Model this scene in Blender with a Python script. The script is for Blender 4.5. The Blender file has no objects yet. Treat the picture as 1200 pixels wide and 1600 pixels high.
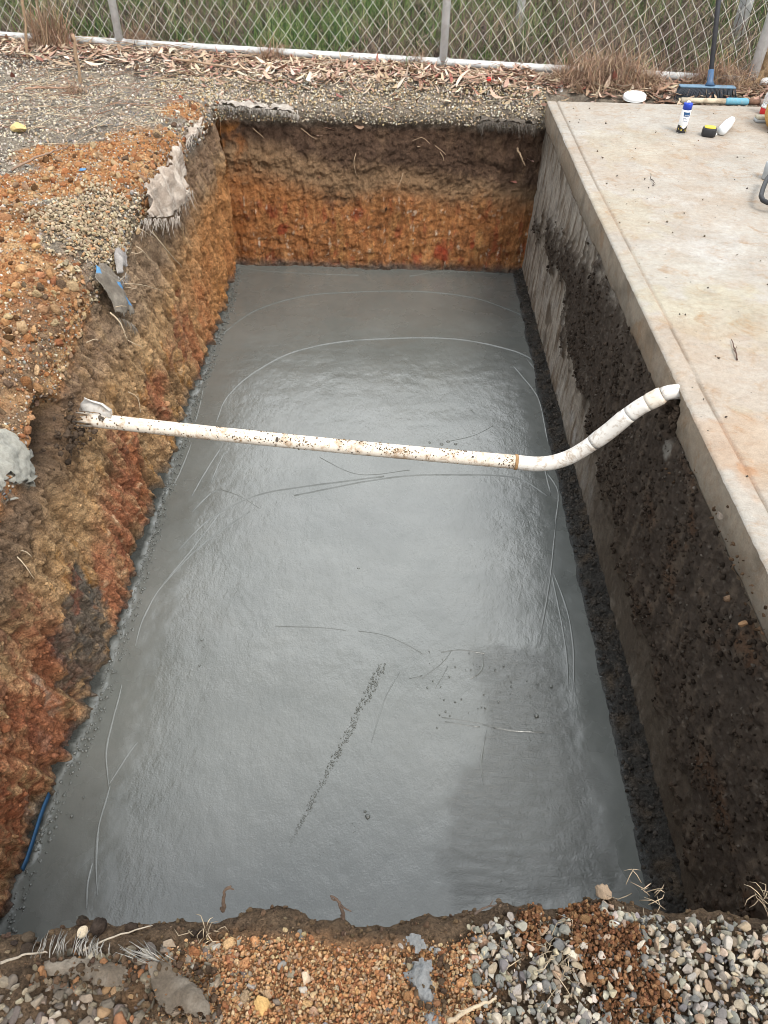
import bpy, math, random
import numpy as np
from mathutils import Vector, Matrix

# ------------------------------------------------------------------ camera, sky, sun, exposure
scene = bpy.context.scene
COL = scene.collection
F_PX, PITCH, YAW, ROLL, CAM_H = 1171.51, math.radians(44.085), math.radians(-0.2666), math.radians(1.4738), 1.1

def cam_axes():
    cy, sy, cp, sp = math.cos(YAW), math.sin(YAW), math.cos(PITCH), math.sin(PITCH)
    f = np.array([sy*cp, cy*cp, -sp]); r = np.array([cy, -sy, 0.0]); u = np.cross(r, f)
    return r*math.cos(ROLL)+u*math.sin(ROLL), -r*math.sin(ROLL)+u*math.cos(ROLL), f
RX, UP, FW = cam_axes()
cam_d = bpy.data.cameras.new('camera'); cam = bpy.data.objects.new('camera', cam_d); COL.objects.link(cam)
cam_d.sensor_fit = 'VERTICAL'; cam_d.sensor_height = 36.0; cam_d.lens = F_PX/1600*36
cam_d.clip_start = 0.02; cam_d.clip_end = 300
M4 = Matrix(((RX[0], UP[0], -FW[0], 0), (RX[1], UP[1], -FW[1], 0), (RX[2], UP[2], -FW[2], CAM_H), (0, 0, 0, 1)))
cam.matrix_world = M4
scene.camera = cam

SUN_EL, SUN_AZ = math.radians(55), math.radians(148)     # azimuth clockwise from +Y
world = bpy.data.worlds.new('World'); scene.world = world; world.use_nodes = True
wn = world.node_tree.nodes; wl = world.node_tree.links
bg = wn['Background']; sky = wn.new('ShaderNodeTexSky'); sky.sky_type = 'NISHITA'; sky.sun_disc = False
sky.sun_elevation = SUN_EL; sky.sun_rotation = SUN_AZ; sky.dust_density = 4.0; sky.air_density = 1.0; sky.ozone_density = 1.0
# overcast: broken pale cloud veil over the clear sky
tc = wn.new('ShaderNodeTexCoord'); nz = wn.new('ShaderNodeTexNoise'); nz.inputs['Scale'].default_value = 2.2; nz.inputs['Detail'].default_value = 5
rmp = wn.new('ShaderNodeMapRange'); rmp.inputs[1].default_value = 0.35; rmp.inputs[2].default_value = 0.65; rmp.inputs[3].default_value = 0.55; rmp.inputs[4].default_value = 0.95
mx = wn.new('ShaderNodeMixRGB'); mx.inputs[2].default_value = (8.4, 8.7, 8.9, 1)
wl.new(tc.outputs['Generated'], nz.inputs['Vector']); wl.new(nz.outputs['Fac'], rmp.inputs[0]); wl.new(rmp.outputs[0], mx.inputs[0])
wl.new(sky.outputs[0], mx.inputs[1]); # one brighter bank of cloud ahead of the pit
dt = wn.new('ShaderNodeVectorMath'); dt.operation = 'DOT_PRODUCT'; _az, _el = math.radians(6), math.radians(41); dt.inputs[1].default_value = (math.sin(_az)*math.cos(_el), math.cos(_az)*math.cos(_el), math.sin(_el))
wl.new(tc.outputs['Generated'], dt.inputs[0]); r2 = wn.new('ShaderNodeMapRange'); r2.interpolation_type = 'SMOOTHSTEP'; r2.inputs[1].default_value = .88; r2.inputs[2].default_value = .995; wl.new(dt.outputs['Value'], r2.inputs[0])
m2 = wn.new('ShaderNodeMixRGB'); m2.blend_type = 'ADD'; m2.inputs[2].default_value = (9.0, 9.3, 9.4, 1); wl.new(r2.outputs[0], m2.inputs[0]); wl.new(mx.outputs[0], m2.inputs[1])
wl.new(m2.outputs[0], bg.inputs[0]); bg.inputs[1].default_value = 0.1
sun_d = bpy.data.lights.new('sun', 'SUN'); sun_d.energy = 1.4; sun_d.angle = math.radians(22); sun_d.color = (1.0, 0.93, 0.84)
sun = bpy.data.objects.new('sun', sun_d); COL.objects.link(sun)
sdir = Vector((math.sin(SUN_AZ)*math.cos(SUN_EL), math.cos(SUN_AZ)*math.cos(SUN_EL), math.sin(SUN_EL)))
sun.rotation_euler = sdir.to_track_quat('Z', 'Y').to_euler()
scene.view_settings.view_transform = 'Standard'; scene.view_settings.look = 'None'
scene.view_settings.exposure = 1.02; scene.view_settings.gamma = 1.0
scene.cycles.filter_width = 0.9

# ------------------------------------------------------------------ helpers
rng = np.random.default_rng(7); random.seed(7)
_perm = np.random.default_rng(3).permutation(512).astype(np.int64)
_perm = np.concatenate([_perm, _perm, _perm])
_grad = np.random.default_rng(4).normal(size=(512, 3)); _grad /= np.linalg.norm(_grad, axis=1)[:, None]

def perlin(x, y, z):
    x, y, z = np.broadcast_arrays(np.asarray(x, float), np.asarray(y, float), np.asarray(z, float))
    xi, yi, zi = np.floor(x).astype(np.int64), np.floor(y).astype(np.int64), np.floor(z).astype(np.int64)
    xf, yf, zf = x-xi, y-yi, z-zi
    u, v, w = [t*t*t*(t*(t*6-15)+10) for t in (xf, yf, zf)]
    def g(dx, dy, dz):
        h = _perm[(_perm[(_perm[(xi+dx) & 511]+yi+dy) & 511]+zi+dz) & 511]
        gr = _grad[h]
        return gr[..., 0]*(xf-dx)+gr[..., 1]*(yf-dy)+gr[..., 2]*(zf-dz)
    a = g(0,0,0); a += u*(g(1,0,0)-a); b = g(0,1,0); b += u*(g(1,1,0)-b); a += v*(b-a)
    c = g(0,0,1); c += u*(g(1,0,1)-c); d = g(0,1,1); d += u*(g(1,1,1)-d); c += v*(d-c)
    return (a+w*(c-a))*1.6

def fbm(x, y, z, s, octv=4, gain=0.5):
    r = 0.0; a = 1.0; t = 0.0
    for o in range(octv):
        r = r+a*perlin(x*s+o*17.3, y*s+o*5.1, z*s+o*9.7); t += a; a *= gain; s *= 2.03
    return r/t

def sstep(a, b, x):
    t = np.clip((x-a)/(b-a), 0, 1); return t*t*(3-2*t)

def ray(px, py):
    return (px-600)/F_PX*RX+(800-py)/F_PX*UP+FW
def at(px, py, z=0.0):                  # point of the photograph on the level plane z
    d = ray(px, py); t = (z-CAM_H)/d[2]; return np.array([t*d[0], t*d[1], z])
def atx(px, py, X):
    d = ray(px, py); t = X/d[0]; return np.array([X, t*d[1], CAM_H+t*d[2]])
def aty(px, py, Y):
    d = ray(px, py); t = Y/d[1]; return np.array([t*d[0], Y, CAM_H+t*d[2]])

def mesh(name, V, F, mat, parent=None, col=None, smooth=False, extra=None, mats=None, midx=None):
    V = np.asarray(V, np.float32).reshape(-1, 3)
    me = bpy.data.meshes.new(name)
    if isinstance(F, np.ndarray):
        n, k = F.shape; loops = F.astype(np.int32).ravel(); starts = np.arange(0, n*k, k, dtype=np.int32)
    else:
        n = len(F); loops = np.fromiter((i for f in F for i in f), np.int32); ln = np.array([len(f) for f in F], np.int32)
        starts = np.concatenate([[0], np.cumsum(ln)[:-1]]).astype(np.int32)
    me.vertices.add(len(V)); me.vertices.foreach_set('co', V.ravel())
    me.loops.add(len(loops)); me.loops.foreach_set('vertex_index', loops)
    me.polygons.add(n); me.polygons.foreach_set('loop_start', starts)
    me.update(calc_edges=True); me.validate()
    if smooth: me.polygons.foreach_set('use_smooth', np.ones(len(me.polygons), bool))
    if col is not None:
        c = np.ones((len(V), 4), np.float32); c[:, :3] = np.clip(col, 0, 1)
        a = me.color_attributes.new('tint', 'FLOAT_COLOR', 'POINT'); a.data.foreach_set('color', c.ravel())
    if extra:
        for k, v in extra.items():
            a = me.attributes.new(k, 'FLOAT', 'POINT'); a.data.foreach_set('value', np.asarray(v, np.float32).ravel())
    for m in (mats or [mat]): me.materials.append(m)
    if midx is not None: me.polygons.foreach_set('material_index', np.asarray(midx, np.int32))
    o = bpy.data.objects.new(name, me); COL.objects.link(o)
    if parent is not None: o.parent = parent
    return o

def grid_faces(ni, nj):
    i, j = np.meshgrid(np.arange(ni-1), np.arange(nj-1), indexing='ij'); a = i*nj+j
    return np.stack([a, a+nj, a+nj+1, a+1], -1).reshape(-1, 4)

def tag(o, label, cat, group=None):
    o['label'] = label; o['category'] = cat
    if group: o['group'] = group
    return o
def struct(o): o['kind'] = 'structure'; return o
def stuff(o, label, cat):
    o['kind'] = 'stuff'; o['label'] = label; o['category'] = cat; return o
def thing(name, label, cat, loc=(0, 0, 0), group=None):
    o = bpy.data.objects.new(name, None); o.empty_display_size = 0.05; COL.objects.link(o); o.location = loc
    return tag(o, label, cat, group)

# merged mesh builder (lists of numpy arrays)
class MB:
    def __init__(s): s.v = []; s.f = []; s.c = []; s.n = 0
    def add(s, V, F, c=(0.5, 0.5, 0.5)):
        V = np.asarray(V, float).reshape(-1, 3)
        s.v.append(V); s.c.append(np.broadcast_to(np.asarray(c, float), (len(V), 3)))
        s.f += [tuple(int(i)+s.n for i in f) for f in F]; s.n += len(V)
    def tube(s, pts, r, seg=8, c=(0.5, 0.5, 0.5), caps=True, squash=None):
        pts = np.asarray(pts, float); n = len(pts); r = np.broadcast_to(np.asarray(r, float), (n,))
        tg = np.gradient(pts, axis=0); tg /= np.linalg.norm(tg, axis=1)[:, None]+1e-12
        up = np.array([0, 0, 1.0]) if abs(tg[0][2]) < 0.9 else np.array([1.0, 0, 0])
        V = []; a = None
        for k in range(n):
            t = tg[k]
            a = np.cross(t, up) if a is None else a-np.dot(a, t)*t
            a = a/np.linalg.norm(a); b = np.cross(t, a)
            an = np.arange(seg)*2*math.pi/seg
            V.append(pts[k]+r[k]*(np.cos(an)[:, None]*a+np.sin(an)[:, None]*b*(squash or 1)))
        F = []
        for k in range(n-1):
            for q in range(seg):
                F.append((k*seg+q, k*seg+(q+1) % seg, (k+1)*seg+(q+1) % seg, (k+1)*seg+q))
        if caps: F.append(tuple(range(seg))[::-1]); F.append(tuple((n-1)*seg+q for q in range(seg)))
        s.add(np.concatenate(V), F, c)
    def box(s, lo, hi, c=(0.5, 0.5, 0.5), bev=0.0, M=None):
        lo = np.array(lo, float); hi = np.array(hi, float)
        if bev <= 0:
            V = np.array([[x, y, z] for x in (lo[0], hi[0]) for y in (lo[1], hi[1]) for z in (lo[2], hi[2])])
            F = [(0,1,3,2), (4,6,7,5), (0,4,5,1), (2,3,7,6), (0,2,6,4), (1,5,7,3)]
        else:
            V = []; 
            rings = [(bev, lo[2]), (0, lo[2]+bev), (0, hi[2]-bev), (bev, hi[2])]
            for ins, z in rings:
                x0, x1, y0, y1 = lo[0]+ins, hi[0]-ins, lo[1]+ins, hi[1]-ins; b = bev
                V += [(x0+b,y0,z),(x1-b,y0,z),(x1,y0+b,z),(x1,y1-b,z),(x1-b,y1,z),(x0+b,y1,z),(x0,y1-b,z),(x0,y0+b,z)]
            V = np.array(V); F = []
            for k in range(3):
                for q in range(8): F.append((k*8+q, k*8+(q+1) % 8, (k+1)*8+(q+1) % 8, (k+1)*8+q))
            F.append(tuple(range(8))[::-1]); F.append(tuple(24+q for q in range(8)))
        if M is not None: V = V@np.array(M)[:3, :3].T+np.array(M)[:3, 3]
        s.add(V, F, c)
    def lathe(s, prof, seg=24, c=(0.5, 0.5, 0.5), M=None, caps=True):
        prof = np.asarray(prof, float); an = np.arange(seg)*2*math.pi/seg; V = []
        for r, z in prof: V.append(np.stack([r*np.cos(an), r*np.sin(an), np.full(seg, z)], 1))
        V = np.concatenate(V); F = []; n = len(prof)
        for k in range(n-1):
            for q in range(seg): F.append((k*seg+q, k*seg+(q+1) % seg, (k+1)*seg+(q+1) % seg, (k+1)*seg+q))
        if caps: F.append(tuple(range(seg))[::-1]); F.append(tuple((n-1)*seg+q for q in range(seg)))
        if M is not None: V = V@np.array(M)[:3, :3].T+np.array(M)[:3, 3]
        s.add(V, F, c)
    def build(s, name, mat, parent=None, smooth=False):
        return mesh(name, np.concatenate(s.v), s.f, mat, parent, col=np.concatenate(s.c), smooth=smooth)

# ------------------------------------------------------------------ materials
class NT:
    def __init__(s, name):
        s.m = bpy.data.materials.new(name); s.m.use_nodes = True; s.t = s.m.node_tree
        s.b = s.t.nodes['Principled BSDF']; s.co = s.n('ShaderNodeTexCoord').outputs['Object']
    def n(s, ty, **kw):
        nd = s.t.nodes.new(ty)
        for k, v in kw.items(): setattr(nd, k, v)
        return nd
    def put(s, sock, v):
        if hasattr(v, 'node'): s.t.links.new(v, sock)
        elif isinstance(v, tuple) and len(v) == 3 and sock.type == 'RGBA': sock.default_value = (*v, 1)
        else: sock.default_value = v
    def noise(s, scale, detail=4, rough=0.6, vec=None, dist=0.0):
        nd = s.n('ShaderNodeTexNoise'); nd.inputs['Scale'].default_value = scale; nd.inputs['Detail'].default_value = detail
        nd.inputs['Roughness'].default_value = rough; nd.inputs['Distortion'].default_value = dist
        s.t.links.new(vec or s.co, nd.inputs['Vector']); return nd.outputs['Fac']
    def voro(s, scale, feature='F1', vec=None, out='Distance', rand=1.0):
        nd = s.n('ShaderNodeTexVoronoi', feature=feature); nd.inputs['Scale'].default_value = scale
        nd.inputs['Randomness'].default_value = rand
        s.t.links.new(vec or s.co, nd.inputs['Vector']); return nd.outputs[out]
    def mapv(s, scale=(1, 1, 1), rot=(0, 0, 0), loc=(0, 0, 0)):
        nd = s.n('ShaderNodeMapping'); nd.inputs['Scale'].default_value = scale; nd.inputs['Rotation'].default_value = rot
        nd.inputs['Location'].default_value = loc
        s.t.links.new(s.co, nd.inputs['Vector']); return nd.outputs[0]
    def rng(s, v, a, b, c=0.0, d=1.0):
        nd = s.n('ShaderNodeMapRange'); nd.inputs[1].default_value = a; nd.inputs[2].default_value = b
        s.put(nd.inputs[3], c); s.put(nd.inputs[4], d); s.put(nd.inputs[0], v); return nd.outputs[0]
    def mix(s, f, a, b, mode='MIX'):
        nd = s.n('ShaderNodeMixRGB', blend_type=mode); s.put(nd.inputs[0], f); s.put(nd.inputs[1], a); s.put(nd.inputs[2], b); return nd.outputs[0]
    def math(s, op, a, b=0.0):
        nd = s.n('ShaderNodeMath', operation=op); s.put(nd.inputs[0], a); s.put(nd.inputs[1], b); return nd.outputs[0]
    def attr(s, name, out='Color'): return s.n('ShaderNodeAttribute', attribute_name=name).outputs[out]
    def bump(s, h, dist=0.01, strength=1.0, prev=None):
        nd = s.n('ShaderNodeBump'); nd.inputs['Distance'].default_value = dist; s.put(nd.inputs['Strength'], strength); s.put(nd.inputs['Height'], h)
        if prev is not None: s.t.links.new(prev, nd.inputs['Normal'])
        return nd.outputs[0]
    def out(s, col=None, rough=None, normal=None, metal=None, spec=None):
        for k, v in (('Base Color', col), ('Roughness', rough), ('Normal', normal), ('Metallic', metal), ('Specular IOR Level', spec)):
            if v is not None: s.put(s.b.inputs[k], v)
        return s.m

def mat_tint(name, rough=0.85, amt=0.35, scale=60, bump=0.004, spec=0.3, metal=0.0, bscale=None):
    t = NT(name); n1 = t.noise(scale, 5, 0.65); n2 = t.noise(scale*6, 3, 0.6)
    f = t.math('ADD', t.math('MULTIPLY', n1, 0.6), t.math('MULTIPLY', n2, 0.4))
    v = t.rng(f, 0.3, 0.7, 1-amt, 1+amt)
    c = t.mix(1.0, t.attr('tint'), t.n('ShaderNodeCombineColor').outputs[0], 'MULTIPLY')
    cc = t.n('ShaderNodeCombineXYZ'); [t.put(cc.inputs[i], v) for i in range(3)]
    c = t.mix(1.0, t.attr('tint'), cc.outputs[0], 'MULTIPLY')
    nb = t.bump(t.noise(bscale or scale*2.5, 5, 0.7), bump) if bump else None
    return t.out(c, rough, nb, metal, spec)

def mat_soil():
    t = NT('soil'); big = t.noise(35, 6, 0.7); fine = t.noise(220, 4, 0.7); v1 = t.voro(95, vec=None)
    f = t.math('ADD', t.math('MULTIPLY', big, 0.45), t.math('MULTIPLY', fine, 0.55))
    v = t.rng(f, 0.36, 0.64, 0.38, 1.75)
    cc = t.n('ShaderNodeCombineXYZ'); [t.put(cc.inputs[i], v) for i in range(3)]
    c = t.mix(1.0, t.attr('tint'), cc.outputs[0], 'MULTIPLY')
    # pale grit and small stones of their own colour
    g = t.rng(t.voro(120), 0.16, 0.10); g = t.math('MULTIPLY', g, t.rng(t.noise(14, 3), 0.5, 0.62))
    c = t.mix(t.math('MULTIPLY', g, 0.5), c, (0.42, 0.33, 0.23))
    b = t.bump(fine, 0.009, 1.0, t.bump(t.noise(70, 6, 0.75), 0.022, 1.0))
    return t.out(c, 0.9, b, spec=0.2)

def mat_wet_concrete():
    t = NT('wet_concrete')
    z = t.attr('zone', 'Fac'); r = t.attr('ruff', 'Fac')
    n1 = t.noise(3.0, 5, 0.6); n2 = t.noise(28, 4, 0.6)
    c = t.mix(t.rng(n1, 0.3, 0.7), (0.104, 0.113, 0.106), (0.140, 0.147, 0.137))
    c = t.mix(t.math('MULTIPLY', t.rng(n2, 0.35, 0.65), 0.35), c, (0.100, 0.109, 0.103))
    sp = t.math('MULTIPLY', t.rng(t.voro(38), 0.07, 0.04), t.rng(t.noise(9, 2), 0.6, 0.66))
    c = t.mix(sp, c, (0.035, 0.037, 0.036))
    c = t.mix(1.0, c, t.attr('tint'), 'MULTIPLY')
    rip = t.noise(55, 3, 0.55, t.mapv((1, 0.55, 1), (0, 0, 0.5)))
    fine = t.noise(190, 3, 0.6); wav = t.noise(9, 3, 0.5)
    brush = t.noise(42, 5, 0.72, t.mapv((0.45, 1.3, 1), (0, 0, .12)), 1.0)
    b1 = t.bump(wav, 0.010, 0.35)
    b2 = t.bump(rip, 0.006, t.rng(z, 0, 1, 0.04, 0.27), b1)
    b3 = t.bump(fine, 0.002, t.rng(z, 0, 1, 0.12, 0.38), b2)
    b4 = t.bump(brush, 0.016, t.math('MULTIPLY', r, 0.42), b3)
    ro = t.math('ADD', t.rng(t.noise(4.5, 4, .6), 0.35, 0.65, 0.20, 0.36), t.math('MULTIPLY', r, 0.12))
    dl = t.attr('dull', 'Fac'); t.put(t.b.inputs['Coat Weight'], t.rng(dl, 0, 1, .55, .0)); ro = t.math('ADD', ro, t.math('MULTIPLY', dl, .5)); t.put(t.b.inputs['Coat Roughness'], .11); t.put(t.b.inputs['Coat IOR'], 1.55); t.put(t.b.inputs['Coat Normal'], b3)
    b5 = t.bump(t.noise(130, 5, .7), .012, dl, b4)
    return t.out(c, ro, b5, spec=t.rng(dl, 0, 1, .65, .2))

def mat_old_concrete(name, a, b, stain, dirt=0.5):
    t = NT(name)
    n0 = t.noise(1.3, 6, 0.62); n1 = t.noise(5.5, 6, 0.68, dist=0.4); n2 = t.noise(60, 5, 0.7); n3 = t.noise(300, 3, 0.6)
    c = t.mix(t.rng(n1, 0.35, 0.65), a, b)
    c = t.mix(t.math('MULTIPLY', t.rng(n0, 0.46, 0.66), 0.75), c, stain)
    m2 = t.math('MULTIPLY', t.rng(t.noise(11, 7, 0.75, dist=0.8), 0.54, 0.68), dirt)
    c = t.mix(m2, c, (0.30, 0.20, 0.12))
    mt = t.math('MULTIPLY', t.rng(t.noise(24, 6, 0.75, t.mapv((.7, 1.3, 1)), .5), 0.50, 0.68), 0.40); c = t.mix(mt, c, (0.27, 0.185, 0.125))
    mt2 = t.math('MULTIPLY', t.rng(t.noise(3.4, 6, 0.7, dist=.5), 0.5, 0.66), 0.34); c = t.mix(mt2, c, (0.33, 0.255, 0.185))
    wh = t.math('MULTIPLY', t.rng(t.noise(2.6, 6, 0.7, t.mapv((1, 1, 1), (0, 0, 0), (5.2, 1.3, 0))), 0.56, 0.70), 0.65)
    c = t.mix(wh, c, (0.45, 0.44, 0.42))
    v = t.rng(t.math('ADD', t.math('MULTIPLY', n2, 0.5), t.math('MULTIPLY', n3, 0.5)), 0.3, 0.7, 0.72, 1.22)
    cc = t.n('ShaderNodeCombineXYZ'); [t.put(cc.inputs[i], v) for i in range(3)]
    c = t.mix(1.0, c, cc.outputs[0], 'MULTIPLY')
    c = t.mix(1.0, c, t.attr('tint'), 'MULTIPLY')
    sp = t.math('MULTIPLY', t.rng(t.voro(26), 0.07, 0.045), t.rng(t.noise(40, 1), 0.5, 0.55))
    c = t.mix(sp, c, (0.06, 0.045, 0.035))
    bb = t.bump(n3, 0.0015, 0.6, t.bump(n2, 0.003, 0.6))
    return t.out(c, 0.85, bb, spec=0.25)

def mat_plain(name, col, rough=0.5, amt=0.15, scale=40, bump=0.0, metal=0.0, spec=0.4, dirt=None, dirt_amt=0.6):
    t = NT(name); n1 = t.noise(scale, 5, 0.65)
    c = t.mix(t.rng(n1, 0.3, 0.7), tuple(x*(1-amt) for x in col), tuple(min(1, x*(1+amt)) for x in col))
    if dirt:
        d = t.math('MULTIPLY', t.rng(t.noise(scale*0.7, 7, 0.75, dist=0.6), 0.5, 0.64), dirt_amt); c = t.mix(d, c, dirt)
    nb = t.bump(t.noise(scale*4, 4, 0.6), bump) if bump else None
    return t.out(c, rough, nb, metal, spec)

M_soil = mat_soil()
M_stone = mat_tint('gravel_stone', 0.8, 0.28, 70, 0.003)
M_clod = mat_tint('clay_clod', 0.95, 0.5, 110, 0.010, 0.1, bscale=260)
M_leaf = mat_tint('dead_leaf', 0.7, 0.3, 60, 0.001, 0.3)
M_grass = mat_tint('grass_blade', 0.7, 0.3, 12, 0.0, 0.25)
M_wet = mat_wet_concrete()
M_slab = mat_old_concrete('old_concrete', (0.40, 0.375, 0.335), (0.315, 0.29, 0.255), (0.36, 0.295, 0.23), 0.8)
M_wood = mat_plain('weathered_wood', (0.27, 0.19, 0.12), 0.85, 0.4, 30, 0.002)
M_root = mat_tint('root_bark', 0.85, 0.3, 80, 0.002)
M_galv = mat_plain('galvanised_steel', (0.60, 0.61, 0.61), 0.5, 0.14, 25, 0.0005, 0.15, 0.5, (0.42, 0.41, 0.40), 0.5)
M_wire = mat_plain('fence_wire', (0.72, 0.70, 0.65), 0.6, 0.12, 40, 0, 0.0)
M_pvc = mat_plain('dirty_pvc', (0.70, 0.64, 0.55), 0.5, 0.08, 40, 0.0006, 0, 0.35, (0.36, 0.24, 0.14), 0.85)
M_fabric = mat_tint('geotextile', 0.95, 0.35, 45, 0.004, 0.1, bscale=300)

# ------------------------------------------------------------------ the ground sheet with the pit dug into it
D_FLOOR = 0.88
def curve(xs, ys): 
    xs = np.array(xs, float); ys = np.array(ys, float)
    return lambda t: np.interp(t, xs, ys)
c_rimL = curve([-1, .5, 1.0, 1.4, 1.8, 2.2, 2.6, 3.0, 3.3, 3.7, 4.2], [-.93, -.93, -.94, -.95, -.97, -1.0, -.965, -.955, -.945, -.905, -.89])
c_baseL = curve([0, .57, .9, 1.15, 1.55, 1.84, 2.58, 3.5, 4.03, 4.3], [-.90, -.895, -.88, -.855, -.853, -.862, -.88, -.872, -.895, -.9])
c_sL = curve([0, 1.0, 1.9, 2.4, 2.8, 4.2], [.13, .13, .13, .07, .045, .03])       # how far the shoulder drops
c_wL = curve([0, 1.0, 1.9, 2.4, 2.8, 4.2], [.22, .24, .24, .14, .09, .06])       # how wide it rounds
_fp = np.array([at(x, y, -0.0)[:2] for x, y in [(-80, 1455), (0, 1452), (85, 1455), (100, 1432), (200, 1428), (340, 1418), (420, 1408), (480, 1409), (530, 1428), (600, 1434), (680, 1420), (760, 1402), (850, 1400), (905, 1400), (940, 1382), (975, 1395), (1040, 1412), (1100, 1405), (1200, 1415), (1300, 1415)]])
c_rimF = curve(_fp[:, 0], _fp[:, 1]-0.004)

fine = lambda a, b, s: np.linspace(a, b, max(2, int(round(abs(b-a)/s))+1))
NW = 150
xa = np.concatenate([-np.geomspace(9, 1.75, 16)[:-1], fine(-1.75, -1.0, .009)[:-1]])     # ground left (reaches the rim at -1)
xg = np.concatenate([xa, fine(-1.0, -0.95, .008)])
xi = np.concatenate([xg, np.full(NW, -0.95), fine(-0.86, 0.95, .0055), np.geomspace(1.1, 9, 12)])
ai = np.concatenate([np.zeros(len(xg)), np.linspace(0, 1, NW+1)[1:], np.ones(len(xi)-len(xg)-NW)])
NF = 24
yn = np.concatenate([-np.geomspace(4, .08, 10), fine(0, .12, .03)[:-1], fine(.12, .36, .005)])
yp = fine(.50, 3.97, .0062)
yb = np.concatenate([fine(4.06, 4.7, .008)[1:], np.geomspace(4.75, 9, 16)])
yj = np.concatenate([yn, np.full(NF, .36), yp, np.full(NW, 4.0), yb])
bj = np.concatenate([np.zeros(len(yn)), np.linspace(0, 1, NF+1)[1:], np.ones(len(yp)), np.linspace(1, 0, NW+1)[:-1], np.zeros(len(yb))])
kindj = np.concatenate([np.zeros(len(yn)+NF), np.ones(len(yp)), np.full(NW+len(yb), 2)])
NI, NJ = len(xi), len(yj)
A = np.broadcast_to(ai[:, None], (NI, NJ)); B = np.broadcast_to(bj[None, :], (NI, NJ))
Xn = np.broadcast_to(xi[:, None], (NI, NJ)).copy(); Yn = np.broadcast_to(yj[None, :], (NI, NJ)).copy()
K = np.broadcast_to(kindj[None, :], (NI, NJ))
YB_R, YB_B = 4.075, 4.03                           # back wall: rim and foot
# --- y position
iw_f = (K == 0); 
rimF = c_rimF(np.clip(Xn, -1.1, 1.0))
Y = Yn.copy()
gf = iw_f & (B == 0); Y = np.where(gf, np.where(Yn > 0, Yn/0.36*rimF, Yn), Y)
wf = iw_f & (B > 0); Y = np.where(wf, rimF+(-0.02+0.10*B)*B*0.6, Y)
nb_ = fbm(Xn, np.zeros_like(Xn), np.zeros_like(Xn), 2.2, 3)*0.035
wb = (K == 2) & (B > 0) & (Yn == 4.0); Y = np.where(wb, YB_R+nb_+(YB_B-YB_R-nb_*0.6)*B, Y)
gb = (K == 2) & (B == 0); Y = np.where(gb, Yn+nb_*np.clip(1-(Yn-4.06)/.4, 0, 1)+0.015, Y)
# --- x position
rimL = c_rimL(Y)+fbm(np.zeros_like(Y), Y, np.zeros_like(Y), 3.0, 3)*0.03
baseL = c_baseL(Y)
X = Xn.copy()
onw = (A > 0) & (A < 1) | ((A == 1) & (Xn == -0.95))
X = np.where(A == 0, np.where(Xn > -1.75, -1.75+(Xn+1.75)/(0.80)*(rimL+1.75), Xn), X)
X = np.where(onw, rimL+(baseL-rimL)*A**0.8, X)
X = np.where((A == 1) & (Xn > -0.9) & (Xn < 0.95), baseL+.004+(Xn+0.86)/(0.95+0.86)*(0.95-baseL-.004), X)
# --- z
sL, wL = c_sL(Y), c_wL(Y)
dL = np.clip(rimL-X, 0, None); dB = np.clip(Y-(YB_R+nb_), 0, None)
sB = 0.062; wB = 0.21
sF, wF = 0.03, 0.06; dF = np.clip(rimF-Y, 0, None)
shL = sL*np.clip(1-dL/wL, 0, 1)**2.2; shB = sB*np.clip(1-dB/wB, 0, 1)**1.8; shF = sF*np.clip(1-dF/wF, 0, 1)**2
dep = np.minimum(A, B)
DF = 0.96
zA = -(sL+(DF-sL)*A); zB = np.where(K == 0, -(sF+(DF-sF)*B), -(sB+(DF-sB)*B))
Z = np.where(A == 0, np.where(B == 0, np.where(K == 0, -np.minimum(shF, 1), np.where(K == 2, 0, 0)), 0.0), 0.0)
ground = (A == 0) | (B == 0)
zg = -np.where(A == 0, shL*np.where((K == 0), np.clip(B, 0, 1), 1.0)*1.0, 0.0)
zg = np.where((B == 0) & (K == 2), -np.maximum(np.where(A == 0, shL*np.clip(1-dB/0.1, 0, 1), shB), np.where(A == 0, shB*0.6*np.clip(1-dL/0.25, 0, 1), 0)), zg)
zg = np.where((B == 0) & (K == 0), -np.maximum(shF, np.where(A == 0, shL*0.8*np.clip(1-dF/0.1, 0, 1), 0)), zg)
# spoil heaps and hollows on the bank
spoil = fbm(X, Y, np.zeros_like(X), 1.9, 3)*np.where((Y > 4.1) | (X > -.8), .03, .055)+0.012
for px, py, rr_, hh_ in ((245, 235, .17, .045), (285, 178, .12, .04), (60, 470, .22, .05), (10, 395, .25, .05), (150, 285, .2, .03), (20, 545, .15, .03)):
    q = at(px, py, 0); zg = zg+np.where(A == 0, hh_*np.exp(-((X-q[0])**2+(Y-q[1])**2)/(2*(rr_*.6)**2)), 0)
zg = zg+spoil*sstep(0.02, 0.3, np.minimum(np.where(A == 0, dL+np.where(B < 1, 9*0, 0), 9), np.where(K == 2, dB+9*(A == 0)*0, np.where(K == 0, dF, 9))))*np.where(X > 0.7, 0.2, 1)
far = sstep(4.3, 5.6, Y); zg = zg+far*(0.02+0.05*np.clip(Y-5.2, 0, 9))
Z = np.where(ground, zg, np.maximum(zA, zB))
Z = np.where((A == 1) & (B == 1), -DF, Z)
P = np.stack([X, Y, Z], -1)
# behind the slab and under it the sheet stays below its top
und = sstep(0.70, 0.80, X)*sstep(4.2, 4.06, Y)
P[..., 2] -= np.where(ground & (K == 2), und*0.12, 0)
P[..., 2] -= np.where(ground & (K == 0) & (X > .745), 0.10, 0)
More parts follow.
